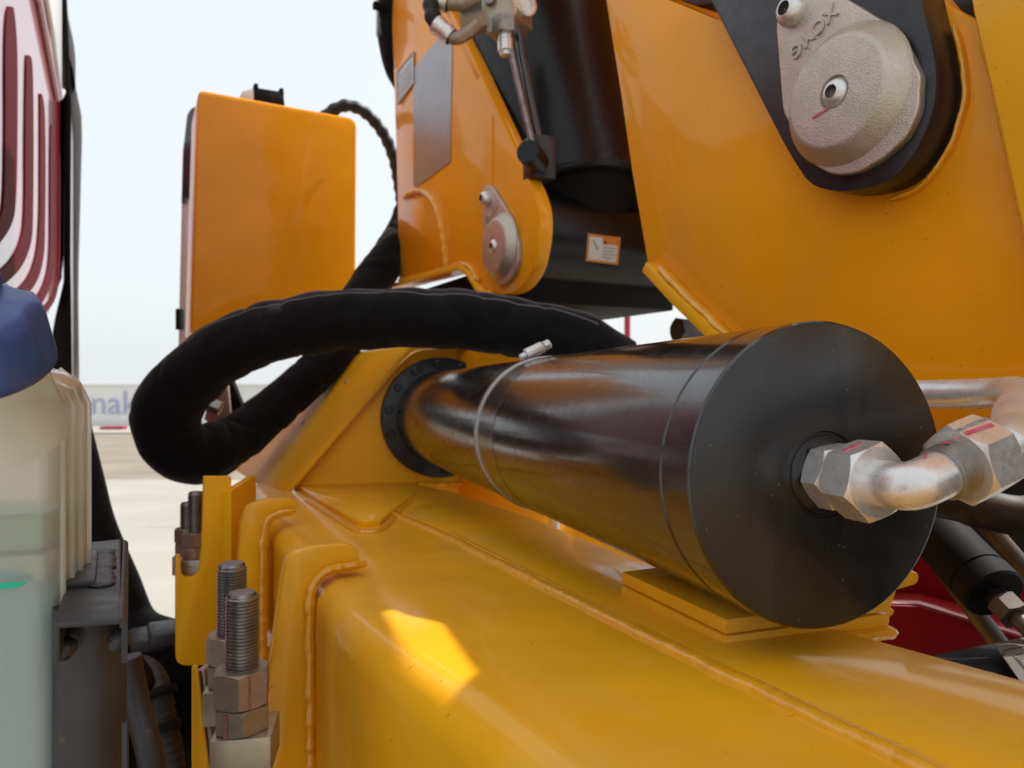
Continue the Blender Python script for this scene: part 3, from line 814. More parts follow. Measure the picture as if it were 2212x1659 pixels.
# ------------------------------------------------------------------ pin retainers (cast plate with a boss and two screws)
def retainer(off, label):
    th = 0.013
    t = thing('pin_retainer', cheek(1806, 199, off), label, 'pin retainer', 'cast pin retainer plates on the crane')
    ol = [(1676, 58, 16), (1690, 230, 10), (1694, 246), (1728, 314, 30), (1755, 355, 20), (1797, 378, 20), (1850, 374, 20), (1906, 342, 20), (1956, 296, 20), (1983, 237, 20), (1987, 160, 10), (1956, 100, 20), (1915, 50, 20), (1836, 2, 10), (1760, -40, 20), (1712, -40, 20), (1686, -12, 20)]
    ol = [cheek(u, v, off + th) for u, v in round_px(ol)]
    obj('base_plate', prism(ol, D * th), 'cast', t, bevel=0.0022, seg=3)
    bc = cheek(1826, 206, off + th)
    obj('boss', lathe([(-0.002, 0.083), (0.001, 0.0815), (0.004, 0.079), (0.0165, 0.0675), (0.0195, 0.0645), (0.0205, 0.060), (0.0205, 0.0195), (0.018, 0.0185), (0.016, 0.0180), (0.016, 0)], bc, -D, 64), 'cast', t, smooth=50)
    def screw(c, r, h):
        bm = BM()
        x, y, z = frame_of(-D)
        add_lathe(bm, [(0, r * 1.02), (h * 0.2, r * 1.02), (h * 0.5, r * 0.95), (h * 0.85, r * 0.72), (h, r * 0.52), (h, r * 0.46)], c, -D, 36)
        s = obj('button_screw', bm, 'zinc', t, smooth=40)
        bm = BM()
        add_lathe(bm, [(h, r * 0.46), (h * 0.45, r * 0.42), (h * 0.4, 0)], c, -D, 6, rot=0.4)
        obj('hex_socket', bm, 'bolt', s, smooth=20)
    screw(bc - D * 0.0145, 0.0165, 0.012)
    screw(cheek(1712, 24, off + th), 0.0195, 0.017)
    ta, tb = cheek(1790, 24, off + th), cheek(1708, 113, off + th)
    xd = (tb - ta); up = xd.cross(D); 
    mid = cheek(1756, 70, off + th)
    up = up if up.dot(bc - mid) > 0 else -up
    ln = xd.length
    bt = text_mesh('XCMG', ln * 0.40, 0.0012, V((0, 0, 0)), V((1, 0, 0)), V((0, 1, 0)), 0.0004)
    x = xd.normalized(); z = -D; y = z.cross(x)
    m = Matrix((x, y, z)).transposed().to_4x4(); m.translation = mid - D * 0.0006
    bmesh.ops.transform(bt, matrix=m, verts=bt.verts)
    obj('embossed_lettering', bt, 'cast', t)
    return t
LK = 0.048                                       # thickness of the black link plate
# black boom link on the right cheek
lk = thing('boom_link', cheek(1850, 400), 'thick black link plate on the right cheek behind the large pin retainer', 'link plate')
lo_ = round_px([(1524, -20), (1702, 330, 60), (1748, 400, 40), (1800, 414, 30), (1860, 411, 40), (1930, 388, 40), (1985, 320, 40), (2018, 235, 40), (2024, 160, 40), (2012, 90, 30), (1992, 10, 20), (1978, -60), (1510, -60)], 8)
obj('link_plate', prism([cheek(u, v, LK) for u, v in lo_], D * (LK + 0.001)), 'black_cast', lk, bevel=0.0025, seg=2)
lc_ = cheek(1840, 200, LK)
cw = []
for u, v in spline([V(p) for p in [(2004, 40, 0), (2020, 110, 0), (2026, 180, 0), (2016, 245, 0), (1985, 322, 0), (1932, 388, 0), (1872, 414, 0)]], 8) and [(p.x, p.y) for p in spline([V(p) for p in [(2004, 40, 0), (2020, 110, 0), (2026, 180, 0), (2016, 245, 0), (1985, 322, 0), (1932, 388, 0), (1872, 414, 0)]], 8)]:
    q_ = cheek(u, v, LK)
    cw.append(q_ + D * (LK - 0.0035) + (q_ - lc_).normalized() * 0.004)
obj('collar_weld', bead(cw, 0.0065, seed=51, amp=0.16, flat=0.5), 'weld', lk)
r1 = retainer(LK, 'large silver cast pin retainer on the black link plate at upper right')
# the same retainer again on the left cheek: same thing moved along the column
dst = cheek(1068, 512)
src = cheek(1808, 201)
def copy_tree(o, parent=None):
    c = o.copy(); COL.objects.link(c)
    if parent is not None: c.parent = parent
    for ch in list(o.children): copy_tree(ch, c)
    return c
r2_ = copy_tree(r1)
r2_.location = r1.location + (dst - src) + D * LK
r2_['label'] = 'smaller looking dull grey pin retainer on the left cheek beside the lift cylinder'
obj('red_mark', mark(cheek(1772, 244, LK + 0.0340), -D, (cheek(1745, 262) - cheek(1785, 236)), 0.012, 0.0012), 'pink', r1)
# red pieces above the frame edge: boom head resting over the link
bt_ = thing('crane_boom', cheek(1600, -40), 'dark underside of the boom at the top edge behind the link plate, with added shading plates above', 'boom')
obj('head_block', prism(cheeks([(1425, -60), (1440, -10), (1500, 12), (1620, 6), (1660, -120), (1500, -150)], -0.01), D * 0.30), 'black_cast', bt_, bevel=0.004)
obj('head_plate', prism(cheeks([(1990, -40), (2030, 60), (2150, 80), (2400, 260), (2400, -40)], -0.06), D * 0.12), 'black_cast', bt_, bevel=0.004)

# added unseen boom plate above the link; hole shaped to pass the sun patch
pat = [(785, 1330), (912, 1292), (1026, 1456), (900, 1560)]
def to_boom(p, off=0.10):
    k = ((CH0 + D * off) - p).dot(D) / SUN_DIR.dot(D)
    return p + SUN_DIR * k
hole = [to_boom(top(u, v)) for u, v in pat]
far_ = cheek(2900, -60, -0.10) + T * 0.9
outer = [cheek(1335, -70, -0.10), cheek(1800, -75, -0.10), cheek(2900, -60, -0.10), far_, far_ + UP * 1.6, cheek(1335, -70, -0.10) + UP * 1.2 - T * 0.4]
def plate_with_hole(outer, hole, ext):
    bm = BM()
    def ring(pts): return [bm.verts.new(p) for p in pts]
    o1, h1, o2, h2 = ring(outer), ring(hole), ring([p + ext for p in outer]), ring([p + ext for p in hole])
    for o_r, h_r in ((o1, h1), (o2, h2)):
        es = [bm.edges.new((r_[i], r_[(i + 1) % len(r_)])) for r_ in (o_r, h_r) for i in range(len(r_))]
        bmesh.ops.triangle_fill(bm, use_beauty=True, use_dissolve=False, edges=es)
    for a, b in ((o1, o2), (h1, h2)):
        for i in range(len(a)):
            j = (i + 1) % len(a)
            bm.faces.new((a[i], b[i], b[j], a[j]))
    return bm
bz = ZC + 1.6
obj('boom_shade_box', box(V((0.32, 1.05, bz + 0.25)) + D * 0.2, D, T, UP, 0.26, 1.6, 0.25), 'yellow_soft', bt_, bevel=0.01)  # unseen box added overhead to shade the beam and darken reflections
obj('boom_sun_mask', plate_with_hole(outer, hole, D * 0.02), 'yellow_soft', bt_)
# ================================================================== lift cylinder standing between the cheeks
LA = (UP * math.cos(R(20)) - T * math.sin(R(20))).normalized()
pin = dst + D * 0.0
lift = thing('lift_cylinder', pin + D * 0.22, 'big upright black lift cylinder between the column cheeks', 'hydraulic cylinder')
obj('eye_barrel', lathe([(0.045, 0), (0.045, 0.132), (0.05, 0.138), (0.515, 0.138), (0.52, 0.132), (0.52, 0)], pin + UP * 0.004, D, 64), 'black_lift', lift, smooth=30)
lc = pin + D * 0.262 - LA * 0.065
obj('barrel_tube', lathe([(0.16, 0), (0.16, 0.228), (0.165, 0.233), (0.18, 0.235), (1.6, 0.235), (1.6, 0)], lc, LA, 96), 'black_lift', lift, smooth=30)
obj('base_neck', lathe([(-0.03, 0.0), (-0.03, 0.10), (0.06, 0.125), (0.125, 0.165), (0.165, 0.205), (0.166, 0)], lc, LA, 64), 'black_matt', lift, smooth=40)
obj('base_ring', lathe([(0.168, 0.230), (0.172, 0.2375), (0.19, 0.2375), (0.195, 0.230)], lc, LA, 96), 'black_lift', lift, smooth=30)
obj('rear_yoke', box(pin + D * 0.36 - T * 0.17 + UP * 0.13, D, T, UP, 0.17, 0.05, 0.24), 'black_cast', lift, bevel=0.01)
# feed pipes down the left of the barrel
def liftpt(u, v, Y): return P(u, v, Y)
for (pts, r_, m_) in (([(1098, 60, 1.62), (1106, 120, 1.62), (1127, 215, 1.62), (1150, 312, 1.62)], 0.0075, 'bolt'), ([(1119, 60, 1.635), (1128, 120, 1.635), (1146, 215, 1.635), (1164, 300, 1.635)], 0.010, 'black')):
    obj('feed_pipe', tube([P(*p) for p in pts], r_, seg=14), m_, lift)
obj('port_block', lathe([(0, 0), (0, 0.026), (0.004, 0.0275), (0.07, 0.0275), (0.07, 0)], P(1140, 326, 1.575), V((0.35, 0.92, -0.12)), 32), 'black_lift', lift, smooth=30)
obj('port_lug', box(P(1165, 345, 1.66), D, T, UP, 0.03, 0.03, 0.05), 'black_cast', lift, bevel=0.006)
# warning label on the eye barrel
bc = pin + UP * 0.004
def barrel(u, v, off=0.0):
    """point of the picture carried onto the eye barrel"""
    r = ray(u, v); o_ = C0 - bc
    rp__ = r - D * r.dot(D); op = o_ - D * o_.dot(D)
    a, b, c = rp__.dot(rp__), 2 * rp__.dot(op), op.dot(op) - (0.138 + off) ** 2
    t_ = (-b - math.sqrt(max(0, b * b - 4 * a * c))) / (2 * a)
    return C0 + r * t_
def patch(quad, off, n=8):
    bm = BM(); g = []
    for i in range(n + 1):
        row = []
        for j in range(n + 1):
            s_, t_ = j / n, i / n
            u = (quad[0][0] * (1 - s_) + quad[1][0] * s_) * (1 - t_) + (quad[3][0] * (1 - s_) + quad[2][0] * s_) * t_
            v = (quad[0][1] * (1 - s_) + quad[1][1] * s_) * (1 - t_) + (quad[3][1] * (1 - s_) + quad[2][1] * s_) * t_
            row.append(bm.verts.new(barrel(u, v, off)))
        g.append(row)
    for i in range(n):
        for j in range(n): bm.faces.new((g[i][j], g[i][j + 1], g[i + 1][j + 1], g[i + 1][j]))
    return bm
wlb = thing('warning_label', barrel(1302, 538), 'white and orange warning label on the black eye barrel', 'label')
obj('label_border', patch([(1270, 504), (1341, 513), (1335, 572), (1265, 564)], 0.0006), 'label_orange', wlb)
obj('label_panel', patch([(1274, 510), (1336, 518), (1330, 567), (1270, 560)], 0.0012), 'label_white', wlb)
obj('label_header', patch([(1303, 513), (1337, 518), (1335, 531), (1302, 527)], 0.0018), 'label_orange', wlb)
obj('warning_sign', patch([(1306, 521), (1310, 521), (1311, 527), (1304, 527)], 0.0022, 2), 'ink', wlb)
obj('pictogram', patch([(1280, 516), (1283, 518), (1293, 537), (1289, 541)], 0.0018, 4), 'label_grey', wlb)
for k in range(4):
    v0 = 535 + k * 7
    obj('print_line', patch([(1303, v0 - 2), (1331 - 3 * (k % 2), v0 + 1), (1331 - 3 * (k % 2), v0 + 4), (1302, v0 + 1)], 0.0018, 4), 'label_grey', wlb)

# valve block with fittings and hose at the top
vb = thing('valve_block', P(1090, 40, 1.6), 'zinc valve block with hose fittings at the top beside the lift cylinder', 'valve')
vq = [(1032, -60), (1036, 30), (1046, 66), (1108, 34), (1142, 10), (1135, -60)]
vx = V((0.80, 0.6, 0)).normalized()
bm = BM()
o_ = P(1046, 62, 1.6)
xa, xb = (V((0.78, 0.25, 0.56))).normalized(), V((0.0, 0.9, -0.35)).normalized()
front = [P(1038, -70, 1.62), P(1040, 66, 1.62), P(1062, 70, 1.62), P(1112, 30, 1.62), P(1104, -70, 1.62)]
obj('block_body', prism(front, V((0.045, 0.10, 0.012))), 'brass_zinc', vb, bevel=0.003)
obj('plug_seat', lathe([(0, 0.03), (0.01, 0.03), (0.012, 0.026), (0.012, 0.018), (0.006, 0.016), (0.006, 0)], P(1132, 10, 1.66), (V((0.55, -0.83, 0.0))), 24), 'zinc', vb, smooth=30)
obj('block_bolt', lathe([(0, 0.014), (0.01, 0.014), (0.01, 0.008), (0.004, 0.007), (0.004, 0)], P(1060, -2, 1.615), V((-0.3, -0.95, 0)), 20), 'bolt', vb, smooth=30)
dn = V((0.03, 0.05, -1)).normalized()
obj('down_nut', hexnut(P(1090, 38, 1.62), dn, 0.038, 0.030, rot=0.3), 'zinc_dark', vb, smooth=25)
obj('down_fitting', lathe([(0.036, 0.0), (0.036, 0.016), (0.05, 0.016), (0.052, 0.018), (0.075, 0.018), (0.077, 0.014), (0.085, 0.013), (0.085, 0)], P(1090, 38, 1.62), dn, 24), 'zinc', vb, smooth=30)
sd = V((-0.85, -0.2, -0.42)).normalized()
obj('side_nut', hexnut(P(1042, 42, 1.60), sd, 0.045, 0.027, rot=0.2), 'nut_brown', vb, smooth=25)
obj('side_stub', tube(spline([P(1030, 52, 1.58), P(1008, 72, 1.575), P(988, 82, 1.57), P(972, 80, 1.57)], 8), 0.0145, seg=18), 'nut_brown', vb)
obj('ferrule', lathe([(0, 0.019), (0.012, 0.022), (0.024, 0.019), (0.036, 0.022), (0.045, 0.021), (0.045, 0)], P(975, 80, 1.57), V((-0.75, 0, 0.62)), 24), 'zinc', vb, smooth=40)
obj('upper_stub', tube([P(1030, -10, 1.58), P(1000, 8, 1.58), P(968, 6, 1.58)], 0.017, seg=18), 'nut_brown', vb)
obj('ferrule', lathe([(0, 0.021), (0.012, 0.024), (0.024, 0.021), (0.036, 0.024), (0.045, 0.022), (0.045, 0)], P(968, 6, 1.58), V((-0.9, 0, 0.35)), 24), 'zinc', vb, smooth=40)
def ribbed(path, r, step=0.006, amp=0.10):
    q = resample(spline(path, 14), step / 2)
    return tube(q, lambda i: r * (1 + amp * (1 if (i // 2) % 2 else -1) * (0.6 if i % 2 else 1)), seg=18)
tag(obj('ribbed_hose', ribbed([P(958, 68, 1.57), P(940, 48, 1.57), P(932, 20, 1.57), P(932, -20, 1.575), P(940, -60, 1.58)], 0.018, 0.013, 0.09), 'rubber'), 'ribbed grey black hose looping into the valve block', 'hose')

# ================================================================== black hose bundle behind the column's upper left edge
bh = thing('hose_bundle', P(838, 60, 2.62), 'black hose bundle hugging the upper left edge of the column', 'hose')
obj('wrapped_hose', tube(spline([P(858, -60, 2.55), P(850, 0, 2.56), P(848, 60, 2.57), P(858, 130, 2.6), P(880, 180, 2.66)], 10), 0.055, seg=20, disp=lambda p, q, i, a: 0.1 * noise.noise(p * 14)), 'fabric', bh)
obj('strap_bracket', box(P(826, 28, 2.55), T, UP, D, 0.018, 0.085, 0.02), 'glass_dark', bh, bevel=0.006)
obj('clip', box(P(818, 14, 2.5), T, UP, D, 0.012, 0.012, 0.02), 'black_matt', bh, bevel=0.004)

# ================================================================== control box
bx = thing('control_box', P(590, 690, 2.55), 'large plain orange control box standing left of the column', 'control box')
b0 = P(425, 450, 2.4)
def bf(u, v, off=0.0): return hit(u, v, b0 + T * off, T)
fo = round_px([(428, 193, 16), (771, 256, 20), (768, 720), (412, 720)])
obj('box_body', prism([bf(u, v) for u, v in fo], -T * 0.30), 'yellow_soft', bx, bevel=0.008, seg=3)
cn = thing('cable_connectors', bf(565, 210, -0.06), 'dark plug connectors on top of the control box', 'connector')
obj('plug_body', prism([bf(u, v, -0.07) for u, v in [(546, 222), (550, 188), (612, 198), (616, 228)]], -T * 0.05), 'black_matt', cn, bevel=0.004)
for u, v in ((553, 180), (608, 190)):
    obj('plug_pin', prism([bf(u - 5, v + 14, -0.07), bf(u - 4, v - 1, -0.07), bf(u + 5, v, -0.07), bf(u + 6, v + 16, -0.07)], -T * 0.03), 'black_matt', cn, bevel=0.003)
obj('plug_cap', prism([bf(u, v, -0.07) for u, v in round_px([(516, 212), (524, 196, 6), (548, 190), (550, 222)])], -T * 0.05), 'grey_panel', cn, bevel=0.004)
tag(obj('corrugated_hose', ribbed([P(690, 262, 2.66), P(720, 238, 2.66), P(752, 228, 2.68), P(790, 244, 2.72), P(826, 285, 2.75), P(850, 340, 2.78), P(862, 400, 2.8), P(872, 470, 2.8)], 0.022, 0.022, 0.10), 'rubber'), 'thin black corrugated hose arching from the box to the column', 'hose')
# narrow white and black panel far behind the box
bpn = thing('narrow_panel', P(402, 720, 3.4), 'narrow white and black panel beyond the orange box', 'post')
obj('dark_panel_top', prism([P(u, v, 3.4) for u, v in round_px([(404, 245, 12), (416, 230, 10), (432, 232), (432, 420), (394, 428), (391, 440), (394, 330)])], V((0.1, 0.12, 0))), 'glass_dark', bpn, bevel=0.01)
obj('post_strip', prism([P(u, v, 3.42) for u, v in [(391, 436), (399, 400), (408, 398), (404, 760), (384, 760)]], V((0.08, 0.1, 0))), 'grey_panel', bpn, bevel=0.006)
obj('post_face', prism([P(u, v, 3.45) for u, v in [(404, 395), (430, 330), (430, 760), (398, 760)]], V((0.1, 0.1, 0))), 'white_panel', bpn, bevel=0.006)
obj('post_hinge', box(P(388, 690, 3.38), V((1, 0, 0)), V((0, 1, 0)), UP, 0.012, 0.02, 0.05), 'black_matt', bpn, bevel=0.004)

# ================================================================== black fabric hose sleeve
hs = thing('hose_sleeve', P(420, 1000, 1.7), 'fat black fabric hose sleeve looping in front of the orange box', 'hose')
path = [(1340, 790, 1.62, .064), (1240, 734, 1.60, .066), (1120, 710, 1.62, .068), (1000, 692, 1.64, .069), (860, 688, 1.66, .069), (730, 694, 1.68, .070), (600, 716, 1.70, .072), (490, 757, 1.72, .074), (413, 814, 1.74, .078), (366, 878, 1.76, .080), (362, 936, 1.79, .080), (396, 976, 1.83, .079), (446, 978, 1.88, .078), (511, 950, 1.96, .070), (574, 896, 2.03, .064), (678, 806, 2.13, .061), (742, 738, 2.22, .061), (783, 640, 2.35, .067), (830, 570, 2.45, .064), (870, 500, 2.55, .060), (900, 420, 2.62, .058)]
rad_ = [V((q[3], 0, 0)) for q in path]
path = [P(*q[:3]) for q in path]
full, fullr = spline(path, 14), [q.x for q in spline(rad_, 14)]
sp = resample(full, 0.007)
def srad(i):
    p = sp[i]
    k = min(range(len(full)), key=lambda j_: (full[j_] - p).length)
    return fullr[k]
srads = [srad(i) for i in range(len(sp))]
def wr(p, q, i, a):
    # gathers and wrinkles of the cloth, with a few sharp creases across it
    k = 0.09 * noise.noise(p * 6 + q * 0.5) + 0.065 * noise.noise(p * 15 + q * 0.6) + 0.03 * noise.noise(V((i * 0.20, math.cos(a), math.sin(a) + 9.0)))
    f = noise.noise(V((i * 0.09, math.cos(a) * 0.7, math.sin(a) * 0.7 + 20)))
    return k - 0.13 * max(0.0, 1 - abs(f) * 6) ** 1.5 * (0.5 + 0.5 * noise.noise(V((i * 0.05, 3, a))))
obj('sleeve', tube(sp, srads, seg=48, disp=wr), 'fabric', hs, smooth=70)
fr = frames(sp)
for ang in (R(78), R(44)):
    ln = [p + (x * math.cos(a_) + y * math.sin(a_)) * (srads[i] * (1.008 + wr(p, x * math.cos(a_) + y * math.sin(a_), i, a_ % (2 * math.pi)))) for i, (p, (x, y, t_)) in enumerate(zip(sp, fr)) for a_ in (ang,)]
    obj('seam', tube(ln[14:200:2], 0.0017, seg=5), 'seam', hs)
vf = thing('hose_fitting', P(475, 905, 1.95), 'zinc hose fitting and plate glimpsed through the loop of the sleeve', 'fitting')
obj('fitting_body', hexnut(P(440, 868, 1.98), V((0.9, 0.1, -0.4)), 0.05, 0.022), 'zinc_dark', vf)
obj('mount_plate', prism([P(u, v, 2.35) for u, v in [(440, 905), (470, 800), (488, 800), (500, 915), (470, 930)]], V((0, 0.03, 0))), 'nut_brown', vf, bevel=0.003)
obj('dark_stay', prism([P(u, v, 2.3) for u, v in [(492, 800), (500, 900), (530, 905), (524, 880)]], V((0, 0.03, 0))), 'black_matt', vf, bevel=0.003)

# ================================================================== stud bolts, clamp blocks and brackets
def stud_bolt(u, v_top, v_nut, v_mid, v_bot, Y, label, r=0.0148):
    b = P(u, v_bot, Y); zt_ = P(u, v_top, Y).z; zb = b.z
    zn, zm = P(u, v_nut, Y).z, P(u, v_mid, Y).z
    t = thing('stud_bolt', b, label, 'bolt', 'stud bolts clamping the crane base')
    L = zt_ - zb
    pr = thread_prof(L - 0.003, r, 0.0032, 0.0016) + [(L - 0.0025, r - 0.0015), (L, r - 0.003), (L, 0)]
    obj('threaded_rod', lathe(pr, V((b.x, b.y, zb)), UP, 32), 'bolt', t, smooth=15)
    obj('nut', hexnut(V((b.x, b.y, zm + 0.0007)), UP, zn - zm - 0.0007, 0.0262, bore=r, rot=R(14)), 'nut_brown', t, smooth=25)
    obj('nut', hexnut(V((b.x, b.y, zb)), UP, zm - zb, 0.0262, bore=r, rot=R(22)), 'nut_brown', t, smooth=25)
    c_, n_ = max((hexface(V((b.x, b.y, zm)), UP, zn - zm, 0.0262, R(14), k) for k in range(6)), key=lambda q_: -q_[1].y - 0.4 * q_[1].x)
    return t, b
s1, b1 = stud_bolt(523, 1279, 1440, 1517, 1570, 0.657, 'nearest steel stud bolt with two nuts beside the front saddle')
s2, b2 = stud_bolt(501, 1216, 1366, 1426, 1472, 0.735, 'second steel stud bolt close behind the nearest one')
s3, b3 = stud_bolt(423, 1062, 1148, 1178, 1203, 1.36, 'far steel stud bolt standing in the notch of the tall yellow bracket', 0.0145)
s4, b4 = stud_bolt(405, 1085, 1140, 1170, 1196, 1.47, 'farthest small stud bolt half hidden behind the notch bolt', 0.0145)
rm, nn = hexface(V((b1.x, b1.y, P(523, 1517, 0.657).z)), UP, 0.033, 0.0262, R(14), 3)
for (b, zz, hh, lab, rz) in ((b1, b1.z, 0.035, 'front zinc clamp block under the nearest stud bolt', 10), (b2, b2.z, 0.035, 'zinc clamp block under the second stud bolt', 10), (b3, b3.z, 0.038, 'pale clamp block under the far stud bolt in the notch', 10), (b4, b4.z, 0.038, 'small clamp block under the farthest stud bolt', 10)):
    x = V((math.cos(R(rz)), math.sin(R(rz)), 0)); y = V((-x.y, x.x, 0))
    tag(obj('clamp_block', box(V((b.x + 0.002, b.y + 0.004, zz - hh / 2 - 0.0005)), x, y, UP, 0.0265, 0.027, hh / 2), 'brass_zinc' if b is not b3 else 'zinc_dark', bevel=0.002), lab, 'clamp block', 'clamp blocks under the stud bolts')
# red witness stripes on the nearest nuts
for zm, hh, rot in ((P(523, 1517, 0.657).z, 0.033, R(14)), (b1.z, 0.0225, R(22))):
    c_, n_ = min((hexface(V((b1.x, b1.y, zm)), UP, hh, 0.0262, rot, k) for k in range(6)), key=lambda q_: (q_[0] - C0).length)
    obj('witness_mark', mark(c_ + n_ * 0.0002 - BP * 0.003, n_, UP, hh * 0.46, 0.0016), 'old_red', s1)
# tall yellow bracket with a U notch
yb = thing('notched_bracket', P(440, 1437, 1.33), 'tall yellow bracket plate with a U notch for the far stud bolts', 'bracket')
nb = round_px([(381, 1040, 2), (381, 1438, 22), (494, 1438), (494, 1040), (440, 1036), (432, 1200), (428, 1249, 26), (391, 1249, 20), (388, 1040)])
nb = round_px([(380, 1200), (380, 1438, 22), (500, 1438), (500, 1030), (441, 1030), (436, 1180), (428, 1249, 26), (392, 1249, 22), (390, 1200)])
obj('bracket_plate', prism([hit(u, v, P(440, 1200, 1.33), BD) for u, v in nb], BD * 0.02), 'yellow_housing', yb, bevel=0.002)
obj('bracket_web', prism([P(480, 1062, 1.34), P(500, 1060, 1.33), P(500, 1440, 1.33), P(480, 1440, 1.34)], V((-0.04, 0.24, 0))), 'yellow_housing', yb, bevel=0.002)
# lower plate carrying the near clamp blocks
cb = thing('clamp_plate', P(440, 1659, 0.72), 'yellow edged clamp plate under the front pair of studs', 'plate')
obj('clamp_body', prism([P(417, 1500, 0.74), P(424, 1446, 0.74), P(440, 1446, 0.74), P(462, 1640, 0.70), P(470, 1760, 0.68), P(417, 1760, 0.74)], V((0.005, 0.03, 0))), 'nut_brown', cb, bevel=0.002)
obj('clamp_edge', prism([P(413, 1440, 0.735), P(423, 1438, 0.735), P(447, 1659, 0.70), P(458, 1780, 0.69), P(413, 1780, 0.735)], V((0.001, 0.004, 0))), 'yellow', cb, bevel=0.001)

# ================================================================== fluid tank at the left front
tk = thing('fluid_tank', P(60, 1659, 0.5), 'milky plastic fluid tank with blue green fluid and a blue cap', 'tank')
tx = V((0.956, 0.292, 0)).normalized(); ty = V((-0.292, 0.956, 0)).normalized()
tcnr = P(120, 900, 0.5)                     # near right vertical corner
def tankpt(a, b, z): return V((tcnr.x, tcnr.y, 0)) + tx * a + ty * b + UP * z
zs = ZC - 0.012
def tank_shell(ins, bm, z_top, z_bot):
    """rounded box with sloping shoulders, inset by ins"""
    W, Dp = 0.26, 0.092
    levels = [(z_bot, 0.0), (z_top - 0.001, 0.0), (z_top + 0.012, 0.004), (z_top + 0.022, 0.016), (z_top + 0.032, 0.05)]
    rings = []
    for z, sh in levels:
        i_ = ins + sh
        x0, x1, y0, y1 = -W + i_, -i_ * 0.9, i_ * 0.35, Dp - i_ * 0.35
        r = 0.014
        ring = []
        for (cx_, cy_, a0) in ((x1 - r, y0 + r, -90), (x1 - r, y1 - r, 0), (x0 + r, y1 - r, 90), (x0 + r, y0 + r, 180)):
            for k in range(5):
                a = R(a0 + 22.5 * k)
                ring.append(bm.verts.new(tankpt(cx_ + r * math.cos(a), cy_ + r * math.sin(a), z)))
        rings.append(ring)
    for a, b in zip(rings, rings[1:]):
        n = len(a)
        for k in range(n): bm.faces.new((a[k], a[(k + 1) % n], b[(k + 1) % n], b[k]))
    bm.faces.new(rings[0]); bm.faces.new(rings[-1])
    return bm
zbot = ZC - 0.42
bm = tank_shell(0.0, BM(), zs, zbot)
tank_o = obj('tank_shell', bm, 'tank', tk, smooth=60)
bm = tank_shell(0.006, BM(), ZC - 0.118 - 0.034, zbot + 0.006)
obj('fluid', bm, 'fluid', tk, smooth=60)
bm = BM(); add_box(bm, tankpt(-0.13, 0.046, ZC - 0.132), tx, ty, UP, 0.121, 0.037, 0.011)
obj('fluid_upper', bm, 'fluid_mid', tk, bevel=0.004)
bm = BM(); add_box(bm, tankpt(-0.13, 0.046, ZC - 0.105), tx, ty, UP, 0.12, 0.036, 0.014)
obj('fluid_surface', bm, 'fluid_top', tk, bevel=0.005)
obj('level_line', prism([P(-30, 1262, 0.478), P(40, 1256, 0.482), P(62, 1258, 0.484), P(40, 1268, 0.482), P(-30, 1276, 0.478)], V((0, -0.001, 0))), 'teal', tk)
# upright ribs on the right side of the tank
for b_, r_ in ((0.012, 0.0022), (0.034, 0.0022), (0.056, 0.0022), (0.08, 0.0022)):
    obj('side_rib', tube([tankpt(0.001, b_, zs - 0.36), tankpt(0.001, b_, zs - 0.004), tankpt(-0.006, b_, zs + 0.012), tankpt(-0.02, b_, zs + 0.024)], r_, seg=8), 'tank', tk)
# filler neck and cap, leaning towards the lens
ca = V((0.10, -0.52, 0.85)).normalized()
cc0 = P(-46, 800, 0.44)
obj('filler_neck', lathe([(-0.05, 0.040), (-0.002, 0.036), (0.0, 0.036), (0.0, 0)], cc0, ca, 48), 'tank', tk, smooth=40)
cap_ = BM()
x, y, z = frame_of(ca)
prof = [(0.0, 0.0405), (0.002, 0.0425), (0.006, 0.043), (0.034, 0.0425), (0.041, 0.0405), (0.044, 0.034), (0.046, 0.0)]
rings = []
n = 96
for d_, r_ in prof:
    ring = []
    for k in range(n):
        a = 2 * math.pi * k / n
        fl_ = max(0.0, math.cos(a * 6)) ** 0.6
        kk = 1.0 - 0.075 * fl_ * min(1.0, max(0.0, (d_ - 0.004) / 0.012)) * (1 if d_ < 0.042 else 0.6)
        ring.append(cap_.verts.new(cc0 + z * d_ + (x * math.cos(a) + y * math.sin(a)) * max(r_ * kk, 0.0002)))
    rings.append(ring)
for a, b in zip(rings, rings[1:]):
    for k in range(n): cap_.faces.new((a[k], a[(k + 1) % n], b[(k + 1) % n], b[k]))
cap_.faces.new(rings[0]); cap_.faces.new(rings[-1])
cap_o = obj('cap', cap_, 'blue', tk, smooth=50)
obj('cap_grip', box(cc0 + ca * 0.052 - x * 0.0, x, y, z, 0.013, 0.034, 0.009), 'blue', cap_o, bevel=0.004, seg=3)

